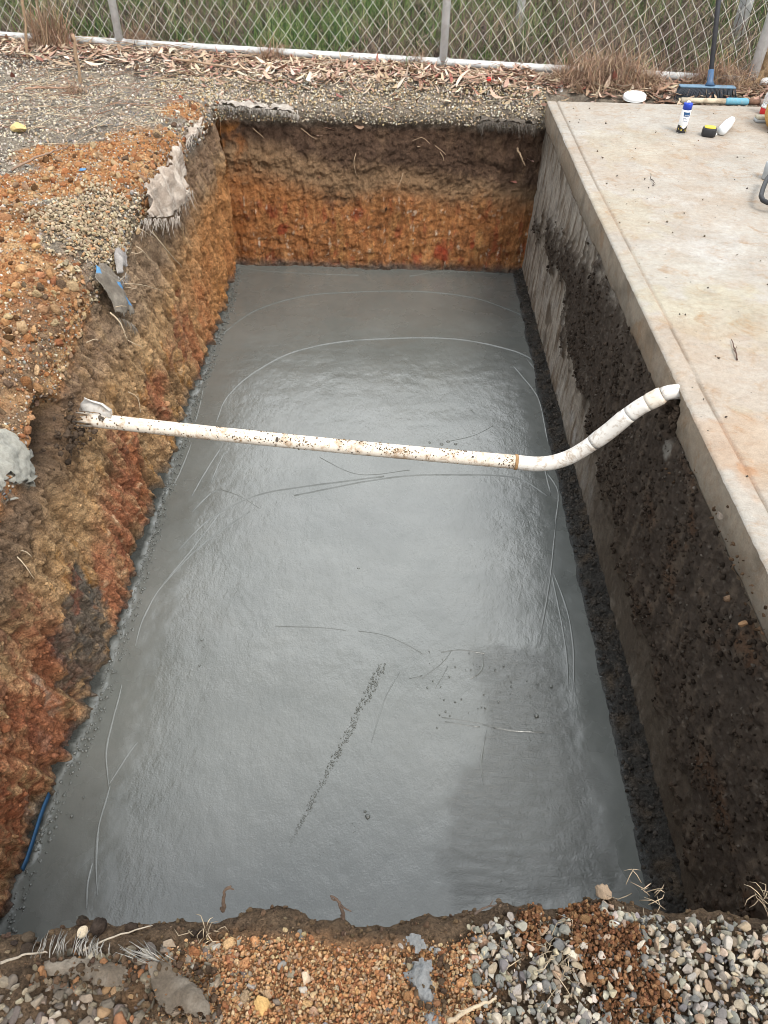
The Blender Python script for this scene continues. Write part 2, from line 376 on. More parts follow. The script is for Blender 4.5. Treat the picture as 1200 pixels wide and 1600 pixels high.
# --- displacement along the normal
du = np.gradient(P, axis=0); dv = np.gradient(P, axis=1)
N = np.cross(du, dv); ln = np.linalg.norm(N, axis=-1, keepdims=True); N = np.where(ln > 1e-9, N/np.maximum(ln, 1e-9), np.array([0, 0, 1.0]))
x, y, z = P[..., 0], P[..., 1], P[..., 2]
h = np.clip(-z/D_FLOOR, 0, 1.1)
wallm = sstep(0.03, 0.12, dep)
ncoarse = fbm(x, y, z, 3.2, 4); nmid = fbm(x, y, z, 11, 4, 0.6); nfine = fbm(x+3, y, z, 34, 3, 0.65)
strk = fbm(x*1.0, y*1.0+z*.25*(K == 1), z*0.13, 24, 4, 0.62)
gouge = np.abs(fbm(x, y+z*.3*(K == 1), z*0.10+4, 9, 3, .55))                    # near-vertical bucket scratches
ledge = fbm(x*0.5, y*0.5, z*3.0+nmid*0.25, 6, 3)
lowm = sstep(0.42, 0.62, h+ncoarse*0.1)
disp = wallm*(ncoarse*0.030+nmid*np.where(K == 1, .016, .024)*(1-0.45*lowm)+nfine*0.012+ledge*0.010*(1-lowm*.7)+strk*np.where(K == 2, .014, .026)*(0.45+0.55*lowm)+(.16-gouge)*.10*np.where(K == 2, .12, .7))
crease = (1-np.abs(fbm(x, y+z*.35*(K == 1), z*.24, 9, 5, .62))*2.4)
facet = np.round((fbm(x, y+z*.3, z*.5, 8, 2)+nmid*.2)*5)/5-fbm(x, y+z*.3, z*.5, 8, 2)
disp += wallm*facet*np.where(K == 2, .018, .028)
disp -= wallm*np.clip(crease-.6, 0, 1)*np.where(K == 2, .016, .032)
disp += (1-wallm)*(nmid*0.022+nfine*0.009)*np.where(np.abs(y) > 4.9, 2, 1)
# undercut under the gravel lip
disp -= np.where(K == 2, 0.03, 0.02)*sstep(0.05, 0.12, h)*sstep(0.34, 0.16, h)*wallm*(0.4+0.9*np.clip(ncoarse+0.5, 0, 1))
# the hollow where the pipe came out of the bank
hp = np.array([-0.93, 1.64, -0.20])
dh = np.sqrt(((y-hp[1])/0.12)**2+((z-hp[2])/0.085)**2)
disp -= np.where((A > 0) & (A < 1), 0.16*sstep(1.15, 0.35, dh+nmid*0.25), 0)
disp *= np.where((np.abs(x) > 1.8) | (y > 5.2) | (y < -.05), 0, 1)
P = P+N*disp[..., None]
x, y, z = P[..., 0], P[..., 1], P[..., 2]
# --- colours (soil, darker in the creases; shade painted into the pipe hollow)
def lerp(a, b, t): return a+(np.asarray(b)-a)*t[..., None]
def C(*c): return np.broadcast_to(np.array(c, float), x.shape+(3,)).copy()
hh = h+ncoarse*0.10+nmid*0.05
left = sstep(0.0, 0.03, np.where(K == 1, 1.0, A < B)*1.0)*(A < 1)
n_a = fbm(x+11, y, z*0.5, 8, 5, 0.6); n_b = fbm(x, y+7, z, 20, 4, 0.65); n_c = fbm(x, y, z*0.22+5, 30, 4, 0.6); n_d = fbm(x+2, y+3, z*0.3, 13, 4, 0.6)
# back wall
cb = C(0.095, 0.060, 0.040)
cb = lerp(cb, (0.16, 0.105, 0.066), sstep(0.0, 0.35, n_a))
cb = lerp(cb, (0.28, 0.185, 0.105), sstep(0.33, 0.45, hh-0.12*sstep(0.0, .7, x)+0.10*sstep(-.2, -.7, x)))
cb = lerp(cb, (0.39, 0.175, 0.066), sstep(0.46, 0.62, hh-0.05*sstep(0.1, .6, x)+0.08*sstep(-.2, -.8, x)))
low = sstep(0.5, 0.66, hh)
cut = sstep(.05, .35, strk); cut2 = sstep(.02, .30, -strk)
cb = lerp(cb, (0.47, 0.26, 0.10), low*sstep(0.08, 0.42, n_d)*0.85)
cb = lerp(cb, (0.30, 0.085, 0.04), low*sstep(0.22, 0.42, fbm(x+9, y, z*0.7, 10, 4))*0.9)
cb = lerp(cb, (0.55, 0.45, 0.32), low*sstep(0.30, 0.45, n_b)*0.7)
cb = lerp(cb, (0.20, 0.085, 0.035), low*sstep(0.06, 0.35, n_c)*0.7)
cb = lerp(cb, (0.52, 0.30, 0.13), low*sstep(0.10, 0.38, -n_c)*0.55)
cb = lerp(cb, (0.20, 0.08, 0.032), low*cut2*.22); cb = lerp(cb, (.34, .085, .04), low*sstep(.12, .35, fbm(x+21, y, z*.35, 17, 4, .6))*.6)
cb = lerp(cb, (0.62, 0.54, 0.42), low*sstep(0.30, 0.42, fbm(x+4, y, z*.45, 26, 4, .65))*0.75)
cb = lerp(cb, (0.33, 0.22, 0.13), sstep(0.30, 0.42, hh)*sstep(.2, .45, nfine)*.5)
cb = lerp(cb, (0.26, 0.10, 0.03), sstep(-0.60, -0.82, x)*sstep(-0.05, 0.3, n_a)*0.7)
# left wall
cl = C(0.20, 0.15, 0.11)
cl = lerp(cl, (0.24, 0.19, 0.14), sstep(-0.1, 0.3, n_a))
cl = lerp(cl, (0.40, 0.29, 0.17), sstep(0.28, 0.46, hh)*0.9)
cl = lerp(cl, (0.21, 0.145, 0.085), sstep(0.0, 0.4, n_c)*0.75)
cl = lerp(cl, (0.40, 0.23, 0.075), sstep(0.36, 0.6, hh)*sstep(0.1, 0.4, n_d)*0.8)
cl = lerp(cl, (0.28, 0.115, 0.068), sstep(0.52, 0.72, hh)*sstep(-0.12, 0.22, fbm(x, y+5, z*0.5, 5, 4))*0.85)
cl = lerp(cl, (0.085, 0.058, 0.036), cut2*.6*sstep(.12, .3, h)); cl = lerp(cl, (0.40, 0.31, 0.19), cut*.45*sstep(.15, .3, h))
cl = lerp(cl, (0.50, 0.41, 0.29), sstep(0.45, 0.6, hh)*sstep(0.24, 0.44, n_b)*0.65)
cl = lerp(cl, (0.38, 0.19, 0.075), sstep(2.6, 3.6, y)*sstep(0.30, 0.5, hh)*0.75)
cl = lerp(cl, (0.34, 0.28, 0.21), sstep(3.2, 2.6, y)*sstep(2.0, 2.4, y)*sstep(0.08, 0.2, h)*sstep(0.5, 0.3, h)*0.6)
fl = np.where(K == 2, np.where(A < 1, sstep(-0.02, 0.02, B-A), 0), np.where(K == 1, 1.0, 1.0))
cb = cb*np.array([1.16, 1.12, 1.12]); cl = cl*np.array([1.68, 1.50, 1.34]); cw = cb*(1-fl[..., None])+cl*fl[..., None]
def blob(cx, cy, cz, r, nn=None, k=0.35, ax=(1, 1, 1)):
    d = np.sqrt(((x-cx)*ax[0])**2+((y-cy)*ax[1])**2+((z-cz)*ax[2])**2)/r
    return sstep(1.12, 0.82, d+(nmid if nn is None else nn)*k)
hol = sstep(1.25, .6, dh+nmid*.3)*((A > 0) & (A < 1)); cw = lerp(cw, (.050, .036, .027), hol*.85)  # hollow coloured darker to paint in the shade of its depth
q = atx(128, 985, -.88); cw = lerp(cw, (0.135, 0.138, 0.128), blob(*q, 0.165, k=1.2)*0.85*sstep(-.5, -.1, n_b))
q = atx(20, 722, -.945); mort = blob(*q, 0.085, k=1.2); cw = lerp(cw, (0.33, 0.325, 0.285), mort*0.95)
q = atx(70, 1180, -.89); cw = lerp(cw, (0.34, 0.30, 0.25), blob(*q, 0.05, k=0.9, ax=(1, 1, .4))*0.7*sstep(0, .2, n_b))
q = atx(490, 290, -9) if False else aty(420, 430-0, 4.03)
cw = lerp(cw, (0.045, 0.035, 0.028), blob(*aty(520, 318, 4.03), 0.07, k=2.2)*0.6*sstep(-.3, .2, n_b))
cw = lerp(cw, (0.022, 0.018, 0.015), blob(*aty(752, 292, 4.03), 0.032, k=1.3, ax=(.6, 1, 1.4)))
cw = lerp(cw, (0.03, 0.024, 0.02), blob(*aty(604, 328, 4.03), 0.022, k=1.0, ax=(1.7, 1, .8)))
cw = lerp(cw, (0.03, 0.024, 0.02), blob(*aty(590, 358, 4.03), 0.025, k=1.0, ax=(.8, 1, 1.3)))
for px, py, r in ((185, 870, .05), (205, 700, .09), (292, 500, .10), (60, 985, .09), (20, 1130, .10), (120, 905, .05), (40, 1260, .08), (250, 600, .06)):
    cw = lerp(cw, (0.33, 0.105, 0.06), blob(*atx(px, py, -.875), r, k=1.6, ax=(1, 1, .7))*0.62*sstep(-.35, .15, n_b))
for px, py, r in ((440, 360, .04), (690, 400, .04), (738, 385, .025), (300, 330, .03)):
    cw = lerp(cw, (0.30, 0.04, 0.02), blob(*aty(px, py, 4.03), r, k=1.2)*0.75)
cw = lerp(cw, (0.40, 0.17, 0.05), blob(*aty(350, 190, 4.05), 0.07, k=1.2)*0.8)
cw = lerp(cw, (0.33, 0.14, 0.045), blob(*aty(330, 260, 4.05), 0.10, k=1.2, ax=(1.2, 1, .6))*0.7)
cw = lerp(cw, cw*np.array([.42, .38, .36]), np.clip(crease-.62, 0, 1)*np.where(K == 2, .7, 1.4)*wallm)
nr = sstep(1.45, .9, y)*sstep(.42, .66, h+ncoarse*.15)*(K == 1); cw = lerp(cw, (.36, .125, .06), nr*sstep(-.25, .2, n_b)*.7); cw = lerp(cw, (.55, .46, .36), nr*sstep(.2, .4, n_d)*.7)
up = sstep(1.9, 1.2, y)*sstep(.55, .3, h+ncoarse*.15)*(K == 1); cw = lerp(cw, (.19, .135, .09), up*.6)
# ground
orange = np.zeros_like(x)
for px, py, rx, ry in ((285, 175, .10, .16), (230, 240, .19, .30), (110, 245, .22, .13), (150, 280, .30, .15), (60, 300, .30, .18), (60, 470, .30, .26), (20, 400, .22, .35), (0, 600, .3, .3), (60, 370, .14, .20)):
    q = at(px, py, 0); d = np.sqrt(((x-q[0])/rx)**2+((y-q[1])/ry)**2); orange = np.maximum(orange, sstep(1.15, 0.75, d+nmid*0.55+ncoarse*.25))
gp = at(135, 350, 0); gpm = sstep(1.1, 0.8, np.sqrt(((x-gp[0])/.13)**2+((y-gp[1])/.27)**2)+nmid*0.5); orange = orange*(1-gpm)
gr = C(0.31, 0.265, 0.21)
gr = lerp(gr, (0.16, 0.135, 0.11), sstep(0.0, 0.4, n_a))
og = lerp(C(0.52, 0.25, 0.105), (0.62, 0.40, 0.21), sstep(-0.05, 0.35, n_a)); og = lerp(og, (0.34, 0.14, 0.06), sstep(0.1, 0.4, n_b)); og = lerp(og, (0.40, 0.30, 0.18), sstep(2.0, 1.5, y)*sstep(-.1, .3, ncoarse)*.6)
gr = lerp(gr, og, orange); 
dk = blob(*at(60, 350, 0), .12, k=.9); gr = lerp(gr, (0.14, 0.075, 0.035), dk*.7)
litter = sstep(4.22, 4.42, y+ncoarse*0.1); gr = lerp(gr, (0.15, 0.10, 0.075), litter*0.8)
gr = lerp(gr, (0.10, 0.065, 0.045), sstep(0.2, 0.05, np.abs(y-4.30))*sstep(0.15, 0.35, x)*sstep(.75, .55, x)*.9)
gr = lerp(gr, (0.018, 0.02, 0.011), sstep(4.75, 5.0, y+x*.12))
fore = sstep(0.6, 0.45, y)
fcol = lerp(C(0.13, 0.088, 0.055), (0.09, 0.064, 0.045), sstep(0.0, 0.4, n_a))
om = sstep(1.1, 0.7, np.sqrt(((x+0.06)/.24)**2+((y-.25)/.085)**2)+nmid*.4); fcol = lerp(fcol, (0.42, 0.225, 0.11), om*.85)
gr = gr*(1-fore[..., None])+fcol*fore[..., None]
sh = sstep(0.0, 0.5, np.where(A == 0, shL/np.maximum(sL, 1e-3), 0))*(K == 1)*sstep(2.4, 1.9, y); gr = lerp(gr, (0.20, 0.145, 0.10), sh*.75*sstep(-.35, .1, n_a))
gr = lerp(gr, (0.33, 0.325, 0.285), mort*(K == 1)*.95)
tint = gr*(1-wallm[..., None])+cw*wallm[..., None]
wet = sstep(0.93, 1.0, -z/D_FLOOR+nmid*0.05)*wallm; tint = lerp(tint, (0.10, 0.105, 0.10), wet*0.8)
P[..., 0] += np.where(fl > .5, mort*0.02*wallm, 0)
GF = grid_faces(NI, NJ)
keepv = ((A == 1) & (B == 1) & (K == 1)).ravel()
kf = ~keepv[GF].all(1)
dead = ((X > 0.80) & (K == 1) | (X > .80) & (dep > 0)).ravel(); kf &= ~dead[GF].all(1)
used = np.unique(GF[kf]); remap = np.full(NI*NJ, -1); remap[used] = np.arange(len(used))
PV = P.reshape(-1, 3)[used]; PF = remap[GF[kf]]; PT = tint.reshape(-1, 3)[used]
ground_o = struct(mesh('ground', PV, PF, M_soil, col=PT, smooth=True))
fc = PV[PF].mean(1); fa = np.linalg.norm(np.cross(PV[PF[:, 2]]-PV[PF[:, 0]], PV[PF[:, 3]]-PV[PF[:, 1]]), axis=1)/2
fn = np.cross(PV[PF[:, 2]]-PV[PF[:, 0]], PV[PF[:, 3]]-PV[PF[:, 1]]); fn /= np.linalg.norm(fn, axis=1)[:, None]+1e-12
f_wall = wallm.reshape(-1)[GF[kf]].mean(1); f_or = orange.reshape(-1)[GF[kf]].mean(1); f_ti = PT[PF].mean(1)

def sample(mask, n):
    w = fa*mask; 
    idx = rng.choice(len(fa), n, p=w/w.sum()); a = rng.random((n, 1)); b = rng.random((n, 1))
    q = PV[PF[idx]]; p = (q[:, 0]*(1-a)+q[:, 1]*a)*(1-b)+(q[:, 3]*(1-a)+q[:, 2]*a)*b
    return p, fn[idx], f_ti[idx]
_gm = (fn[:, 2] > 0.5)
_gx, _gy, _gz = fc[_gm, 0], fc[_gm, 1], fc[_gm, 2]
def zat(px, py):
    return float(_gz[np.argmin((_gx-px)**2+(_gy-py)**2)])

# ------------------------------------------------------------------ stones and clods
def ico(sub):
    t = (1+5**.5)/2
    V = [(-1,t,0),(1,t,0),(-1,-t,0),(1,-t,0),(0,-1,t),(0,1,t),(0,-1,-t),(0,1,-t),(t,0,-1),(t,0,1),(-t,0,-1),(-t,0,1)]
    V = [np.array(v)/math.sqrt(1+t*t) for v in V]
    Fs = [(0,11,5),(0,5,1),(0,1,7),(0,7,10),(0,10,11),(1,5,9),(5,11,4),(11,10,2),(10,7,6),(7,1,8),(3,9,4),(3,4,2),(3,2,6),(3,6,8),(3,8,9),(4,9,5),(2,4,11),(6,2,10),(8,6,7),(9,8,1)]
    for _ in range(sub):
        mid = {}; G = []
        def m(a, b):
            k = (min(a, b), max(a, b))
            if k not in mid: v = V[a]+V[b]; V.append(v/np.linalg.norm(v)); mid[k] = len(V)-1
            return mid[k]
        for a, b, c in Fs:
            ab, bc, ca = m(a, b), m(b, c), m(c, a); G += [(a,ab,ca),(b,bc,ab),(c,ca,bc),(ab,bc,ca)]
        Fs = G
    return np.array(V), np.array(Fs)
ICO = [ico(0), ico(1), ico(2), ico(3)]

def stone_variant(sub, r, angular=True):
    V = ICO[sub][0].copy()
    if angular:
        for _ in range(r.integers(8, 13)):
            n = r.normal(size=3); n /= np.linalg.norm(n); d = r.uniform(0.36, 0.74)
            V -= np.maximum(0, V@n-d)[:, None]*n
        V *= 1+0.05*perlin(V[:, 0]*3+r.random()*50, V[:, 1]*3, V[:, 2]*3)[:, None]
    else:
        o = r.random(3)*60
        V *= (1+0.75*fbm(V[:, 0]+o[0], V[:, 1]+o[1], V[:, 2]+o[2], 1.5, 4, 0.75))[:, None]
        for _ in range(4):
            n = r.normal(size=3); n /= np.linalg.norm(n); d = r.uniform(0.4, 0.8); V -= np.maximum(0, V@n-d)[:, None]*n*.8
    return V/np.abs(V).max()

def quat_mats(n, flat=0.0):
    q = rng.normal(size=(n, 4)); q /= np.linalg.norm(q, axis=1)[:, None]; w, a, b, c = q.T
    return np.stack([1-2*(b*b+c*c), 2*(a*b-c*w), 2*(a*c+b*w), 2*(a*b+c*w), 1-2*(a*a+c*c), 2*(b*c-a*w), 2*(a*c-b*w), 2*(b*c+a*w), 1-2*(a*a+b*b)], 1).reshape(n, 3, 3)

def scatter(name, p, nrm, size, cols, mat, sub=1, angular=True, sink=0.25, nvar=14, aniso=(0.55, 1.0), smooth=False, seed=1):
    n = len(p); r = np.random.default_rng(seed)
    var = np.stack([stone_variant(sub, r, angular) for _ in range(nvar)]); F = ICO[sub][1]
    k = r.integers(0, nvar, n); Vb = var[k]*np.stack([np.ones(n), r.uniform(aniso[0], aniso[1], n), r.uniform(aniso[0]*.8, aniso[1]*.9, n)], 1)[:, None, :]
    R = quat_mats(n)
    V = np.einsum('nij,nvj->nvi', R, Vb)*(size*0.5)[:, None, None]+(p+nrm*(size*(0.5-sink))[:, None]*0.7)[:, None, :]
    nv = V.shape[1]; FF = (F[None]+np.arange(n)[:, None, None]*nv).reshape(-1, 3)
    return mesh(name, V.reshape(-1, 3), FF, mat, col=np.repeat(cols, nv, 0), smooth=smooth)

def palette(n, cols, w, jit=0.12):
    cols = np.array(cols); k = rng.choice(len(cols), n, p=np.array(w)/sum(w))
    return cols[k]*rng.uniform(1-jit*2, 1+jit*1.5, (n, 1))*rng.uniform(1-jit*.4, 1+jit*.4, (n, 3))
GREY = [(.33,.30,.25), (.25,.23,.20), (.18,.172,.16), (.39,.33,.24), (.46,.415,.34), (.30,.235,.17), (.13,.126,.12), (.31,.215,.15)]
TANS = [(.20,.165,.12), (.15,.125,.098), (.25,.205,.148), (.12,.10,.085), (.29,.18,.10), (.30,.14,.07), (.38,.33,.27)]
ORNG = [(.52,.27,.13), (.42,.19,.085), (.57,.35,.18), (.33,.145,.07), (.60,.43,.25), (.42,.28,.18)]

fx, fy = fc[:, 0], fc[:, 1]
nF = fbm(fx, fy, fc[:, 2], 9, 3)
foreg = (fy < 0.48) & (fy > 0.13) & (np.abs(fx) < 0.80) & (fn[:, 2] > 0.2)
rimd = c_rimF(fx)-fy
# right-hand clean gravel
mR = foreg*sstep(0.10, 0.17, fx+nF*.07)*sstep(0.012, 0.04, rimd+nF*.02)
orm = np.zeros(len(fx))
for px, py, r in ((915, 1440, .03), (940, 1490, .038), (965, 1530, .03), (985, 1470, .022), (830, 1445, .02), (830, 1475, .02), (1020, 1570, .035), (960, 1580, .02)):
    q = at(px, py, 0); orm = np.maximum(orm, sstep(1.35, .45, np.hypot(fx-q[0], fy-q[1])/r+nF*.9))
def lay(mask, n, smin, smax, pal, w, mat, name, label, cat, sub=2, seed=1, sink=.3, angular=True, power=1.6, lift=0.0, jit=.12, smooth=False):
    p, nn, _ = sample(mask, n); p[:, 2] += lift*rng.random(n)
    s = smin+(smax-smin)*rng.random(n)**power
    return stuff(scatter(name, p, nn, s, palette(n, pal, w, jit), mat, sub, angular, sink, seed=seed, smooth=smooth), label, cat)
lay(mR*(1-orm*.8), 4600, .004, .0195, GREY, [5, 4, 3, 4, 3, 2, 2, 1.2], M_stone, 'gravel', 'loose grey and cream crushed gravel on the near edge right of the clay', 'gravel', 2, 11, .32, lift=.012)
mL = foreg*sstep(-0.17, -0.23, fx+nF*.05)*sstep(0.035, 0.07, rimd+nF*.03)
lay(mL, 1300, .006, .027, TANS, [5, 4, 3, 3, 1.2, 1, 1], M_stone, 'gravel', 'muddy brown gravel on the near edge at the left', 'gravel', 2, 12, .38)
mM = foreg*sstep(-.27, -.2, fx+nF*.05)*sstep(.19, .12, fx+nF*.05)*sstep(0.03, 0.06, rimd+nF*.02)
ORNF = [tuple(min(.75, v*1.15) for v in c) for c in ORNG]
lay(mM, 17000, .0016, .0085, ORNF, [5, 2, 4, 2, 3, 2], M_clod, 'clay_clods', 'crumbled orange clay along the middle of the near edge', 'clay', 1, 13, .3, False, 2.2, lift=.006)
lay(mM, 170, .009, .026, ORNF, [5, 2, 4, 2, 3, 2], M_clod, 'clay_clods', 'larger orange clay lumps along the middle of the near edge', 'clay', 3, 43, .4, False, 2.4)
lay(mM, 260, .006, .018, GREY+TANS, [1]*15, M_stone, 'gravel', 'stray stones in the orange clay of the near edge', 'gravel', 2, 44, .3)
lay(foreg*orm, 60, .010, .022, [(.27,.13,.065), (.36,.2,.10)], [3, 2], M_clod, 'clay_clods', 'larger rust orange clay lumps on the grey gravel', 'clay', 3, 46, .1, False, 2.0, lift=.010)
lay(foreg*orm, 4200, .0015, .009, [(.29,.14,.068), (.22,.10,.05), (.36,.2,.10), (.15,.075,.044)], [3, 3, 2, 1], M_clod, 'clay_clods', 'rust orange clay crumbs scattered over the grey gravel', 'clay', 1, 14, .1, False, 2.4, lift=.014)
mD = foreg*sstep(.07, .02, rimd+nF*.02)
lay(mR, 5200, .0015, .008, [(.16,.11,.07), (.12,.085,.06), (.28,.16,.08), (.24,.2,.15)], [4, 4, 1.5, 2], M_clod, 'soil_crumbs', 'soil and grit between the stones of the right-hand gravel', 'soil', 1, 45, .2, False, 2.2, lift=.010)
lay(mD, 6000, .002, .011, [(.15,.10,.062), (.11,.075,.05), (.19,.13,.08), (.26,.19,.125)], [4, 4, 3, 1], M_clod, 'soil_crumbs', 'dark brown soil crumbs on the near rim of the pit', 'soil', 1, 15, .3, False, 2.2, smooth=True)
mD2 = mD*sstep(-.16, -.24, fx)
lay(mD2, 160, .012, .032, [(.085,.06,.045), (.06,.045,.036), (.11,.08,.058)], [4, 4, 3], M_clod, 'soil_crumbs', 'dark soil lumps on the near rim at the left', 'soil', 2, 16, .3, False, 2.0, smooth=True)
# left bank
bank = (fx < -0.80) & (fx > -1.9) & (fy > .6) & (fy < 4.3) & (f_wall < .25)
bank2 = (fx < -0.80) & (fx > -2.6) & (fy > .6) & (fy < 4.75) & (f_wall < .25)
mg = bank2*(1-f_or)*sstep(2.0, 2.5, fy+nF*.3)
LG = [(.48,.43,.355), (.36,.32,.27), (.25,.23,.20), (.55,.475,.36), (.40,.30,.20), (.19,.18,.17), (.64,.595,.52)]
lay(mg, 21000, .006, .020, LG, [4, 4, 3, 3, 2, 2, 1], M_stone, 'gravel', 'pale fine gravel spread over the left bank', 'gravel', 0, 17, .25, power=1.8)
lay(bank*f_or, 9000, .003, .016, ORNG, [4, 3, 4, 2, 4, 3], M_clod, 'clay_clods', 'orange clay crumbs spilled along the left bank', 'clay', 0, 18, .25, False, 3.0, smooth=True)
nrim = sstep(.16, .02, np.interp(fy, [-1, .5, 1.0, 1.4, 1.8, 2.2, 2.6, 3.0, 3.3, 3.7, 4.2], [-.93, -.93, -.94, -.95, -.97, -1.0, -.965, -.955, -.945, -.905, -.89])-fx)*(fx < -.84)*(fx > -1.4)
nrim = nrim*(np.hypot(fy-1.42, fc[:, 2]+.12) > .13)
lay(nrim*(fy > .9)*(fy < 4.0)*(f_wall < .7), 420, .010, .040, ORNG[1:]+[(.22,.15,.10), (.17,.115,.075)], [3, 3, 2, 3, 3, 5, 5], M_clod, 'clay_clods', 'crumbling clay and soil lumps along the left rim', 'clay', 3, 47, .4, False, 2.2)
lay(bank*f_or, 700, .010, .046, ORNG+[(.15,.08,.04)], [4, 3, 4, 2, 4, 3, 3], M_clod, 'clay_clods', 'larger clay lumps on the left bank', 'clay', 2, 19, .3, False, 2.4, smooth=True)
lay(bank*f_or, 2600, .006, .015, LG, [4, 3, 2, 4, 3, 1, 1], M_stone, 'gravel', 'pale stones mixed into the orange clay of the left bank', 'gravel', 0, 20, .25)
gq = np.hypot((fx-gp[0])/.13, (fy-gp[1])/.28)
lay((fx < -.85)*(f_wall < .5)*sstep(1.3, .5, gq+nF*.7), 2400, .009, .022, [(.40,.32,.215), (.33,.26,.17), (.50,.42,.30), (.27,.20,.13), (.42,.24,.12)], [4, 3, 2, 2.5, 1.5], M_stone, 'gravel', 'heap of cream gravel at the left rim', 'gravel', 1, 21, .2, lift=.012)
# back rim
bk = (fy > 3.98) & (fy < 4.45) & (fx > -1.2) & (fx < .80) & (f_wall < .5)
lay(bk*sstep(4.50, 4.30, fy)*(fx < .74), 8500, .007, .019, LG+[(.44,.34,.20)], [4, 2, 1.5, 5, 4, 1, 1.5, 6], M_stone, 'gravel', 'band of gravel along the far rim of the pit', 'gravel', 0, 22, .2, lift=.006)
# walls: small stones and crumbs standing proud
wl_ = f_wall*(f_wall > .6)*(fy > .6)
p, nn, tt = sample(wl_*sstep(-.9, -.84, fc[:, 2]), 5200); s = .003+.012*rng.random(len(p))**3.2
stuff(scatter('soil_crumbs', p, nn, s, tt*rng.uniform(.65, 1.25, (len(p), 1)), M_clod, 0, False, .35, seed=23, smooth=True), 'crumbs and small stones standing out of the dug earth walls', 'soil')
p, nn, tt = sample(wl_*(fx < -.8)*(fy < 2.6), 150); s = .010+.022*rng.random(len(p))**2
stuff(scatter('soil_crumbs', p, nn, s, tt*rng.uniform(.7, 1.15, (len(p), 1)), M_clod, 2, False, .4, seed=24, smooth=True), 'lumps of earth on the left wall of the pit', 'soil')

# ------------------------------------------------------------------ wet concrete floor
nx, ny = fine(-.95, .76, .010), fine(.40, 4.10, .010)
FX, FY = np.meshgrid(nx, ny, indexing='ij')
ed = np.minimum(FX-c_baseL(FY), .682-FX)
fz = -D_FLOOR+fbm(FX, FY, 0*FX, 1.2, 3)*.006+fbm(FX, FY, 0*FX, 12, 3)*.0016
zl = np.array([at(a, b, -D_FLOOR)[:2] for a, b in ((365, 440), (360, 560), (345, 690), (300, 850), (265, 985), (235, 1110), (205, 1230), (180, 1400))])
zlx = np.interp(FY, zl[::-1, 1], zl[::-1, 0])
zr = .60
zone = sstep(-.01, .012, FX-zlx+fbm(FX, FY, 0*FX, 6, 3)*.03)*sstep(.02, -.04, FX-zr+fbm(FX, FY, 1+0*FX, 3, 3)*.05)*sstep(3.4, 2.6, FY)
pr = np.array([at(a, b, -D_FLOOR)[:2] for a, b in ((705, 1240), (760, 1130), (750, 1020), (860, 1010), (900, 1130), (980, 1400), (700, 1440))])
def inpoly(px, py, poly):
    ins = np.zeros(px.shape, bool); n = len(poly); dist = np.full(px.shape, 9.0)
    for i in range(n):
        x0, y0 = poly[i]; x1, y1 = poly[(i+1) % n]
        ins ^= ((y0 > py) != (y1 > py)) & (px < (x1-x0)*(py-y0)/(y1-y0+1e-12)+x0)
        t = np.clip(((px-x0)*(x1-x0)+(py-y0)*(y1-y0))/((x1-x0)**2+(y1-y0)**2), 0, 1)
        dist = np.minimum(dist, np.hypot(px-x0-t*(x1-x0), py-y0-t*(y1-y0)))
    return np.where(ins, dist, -dist)
rp = inpoly(FX, FY, pr); ruff = sstep(-.03, .03, rp+fbm(FX, FY, 0*FX, 7, 5, .6)*.09)
fz -= ruff*.0015; fz += ruff*fbm(FX*.3, FY, 0*FX, 40, 3)*.003
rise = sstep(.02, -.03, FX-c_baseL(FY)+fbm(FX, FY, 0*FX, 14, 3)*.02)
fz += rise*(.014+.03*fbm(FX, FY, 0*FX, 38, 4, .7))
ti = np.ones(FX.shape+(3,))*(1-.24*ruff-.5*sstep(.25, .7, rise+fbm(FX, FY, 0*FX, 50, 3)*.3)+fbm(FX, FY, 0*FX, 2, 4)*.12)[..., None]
FV = np.stack([FX, FY, fz], -1).reshape(-1, 3); FFc = grid_faces(len(nx), len(ny))
fb = MB()
ridge_v = []; ridge_f = []; rn = 0
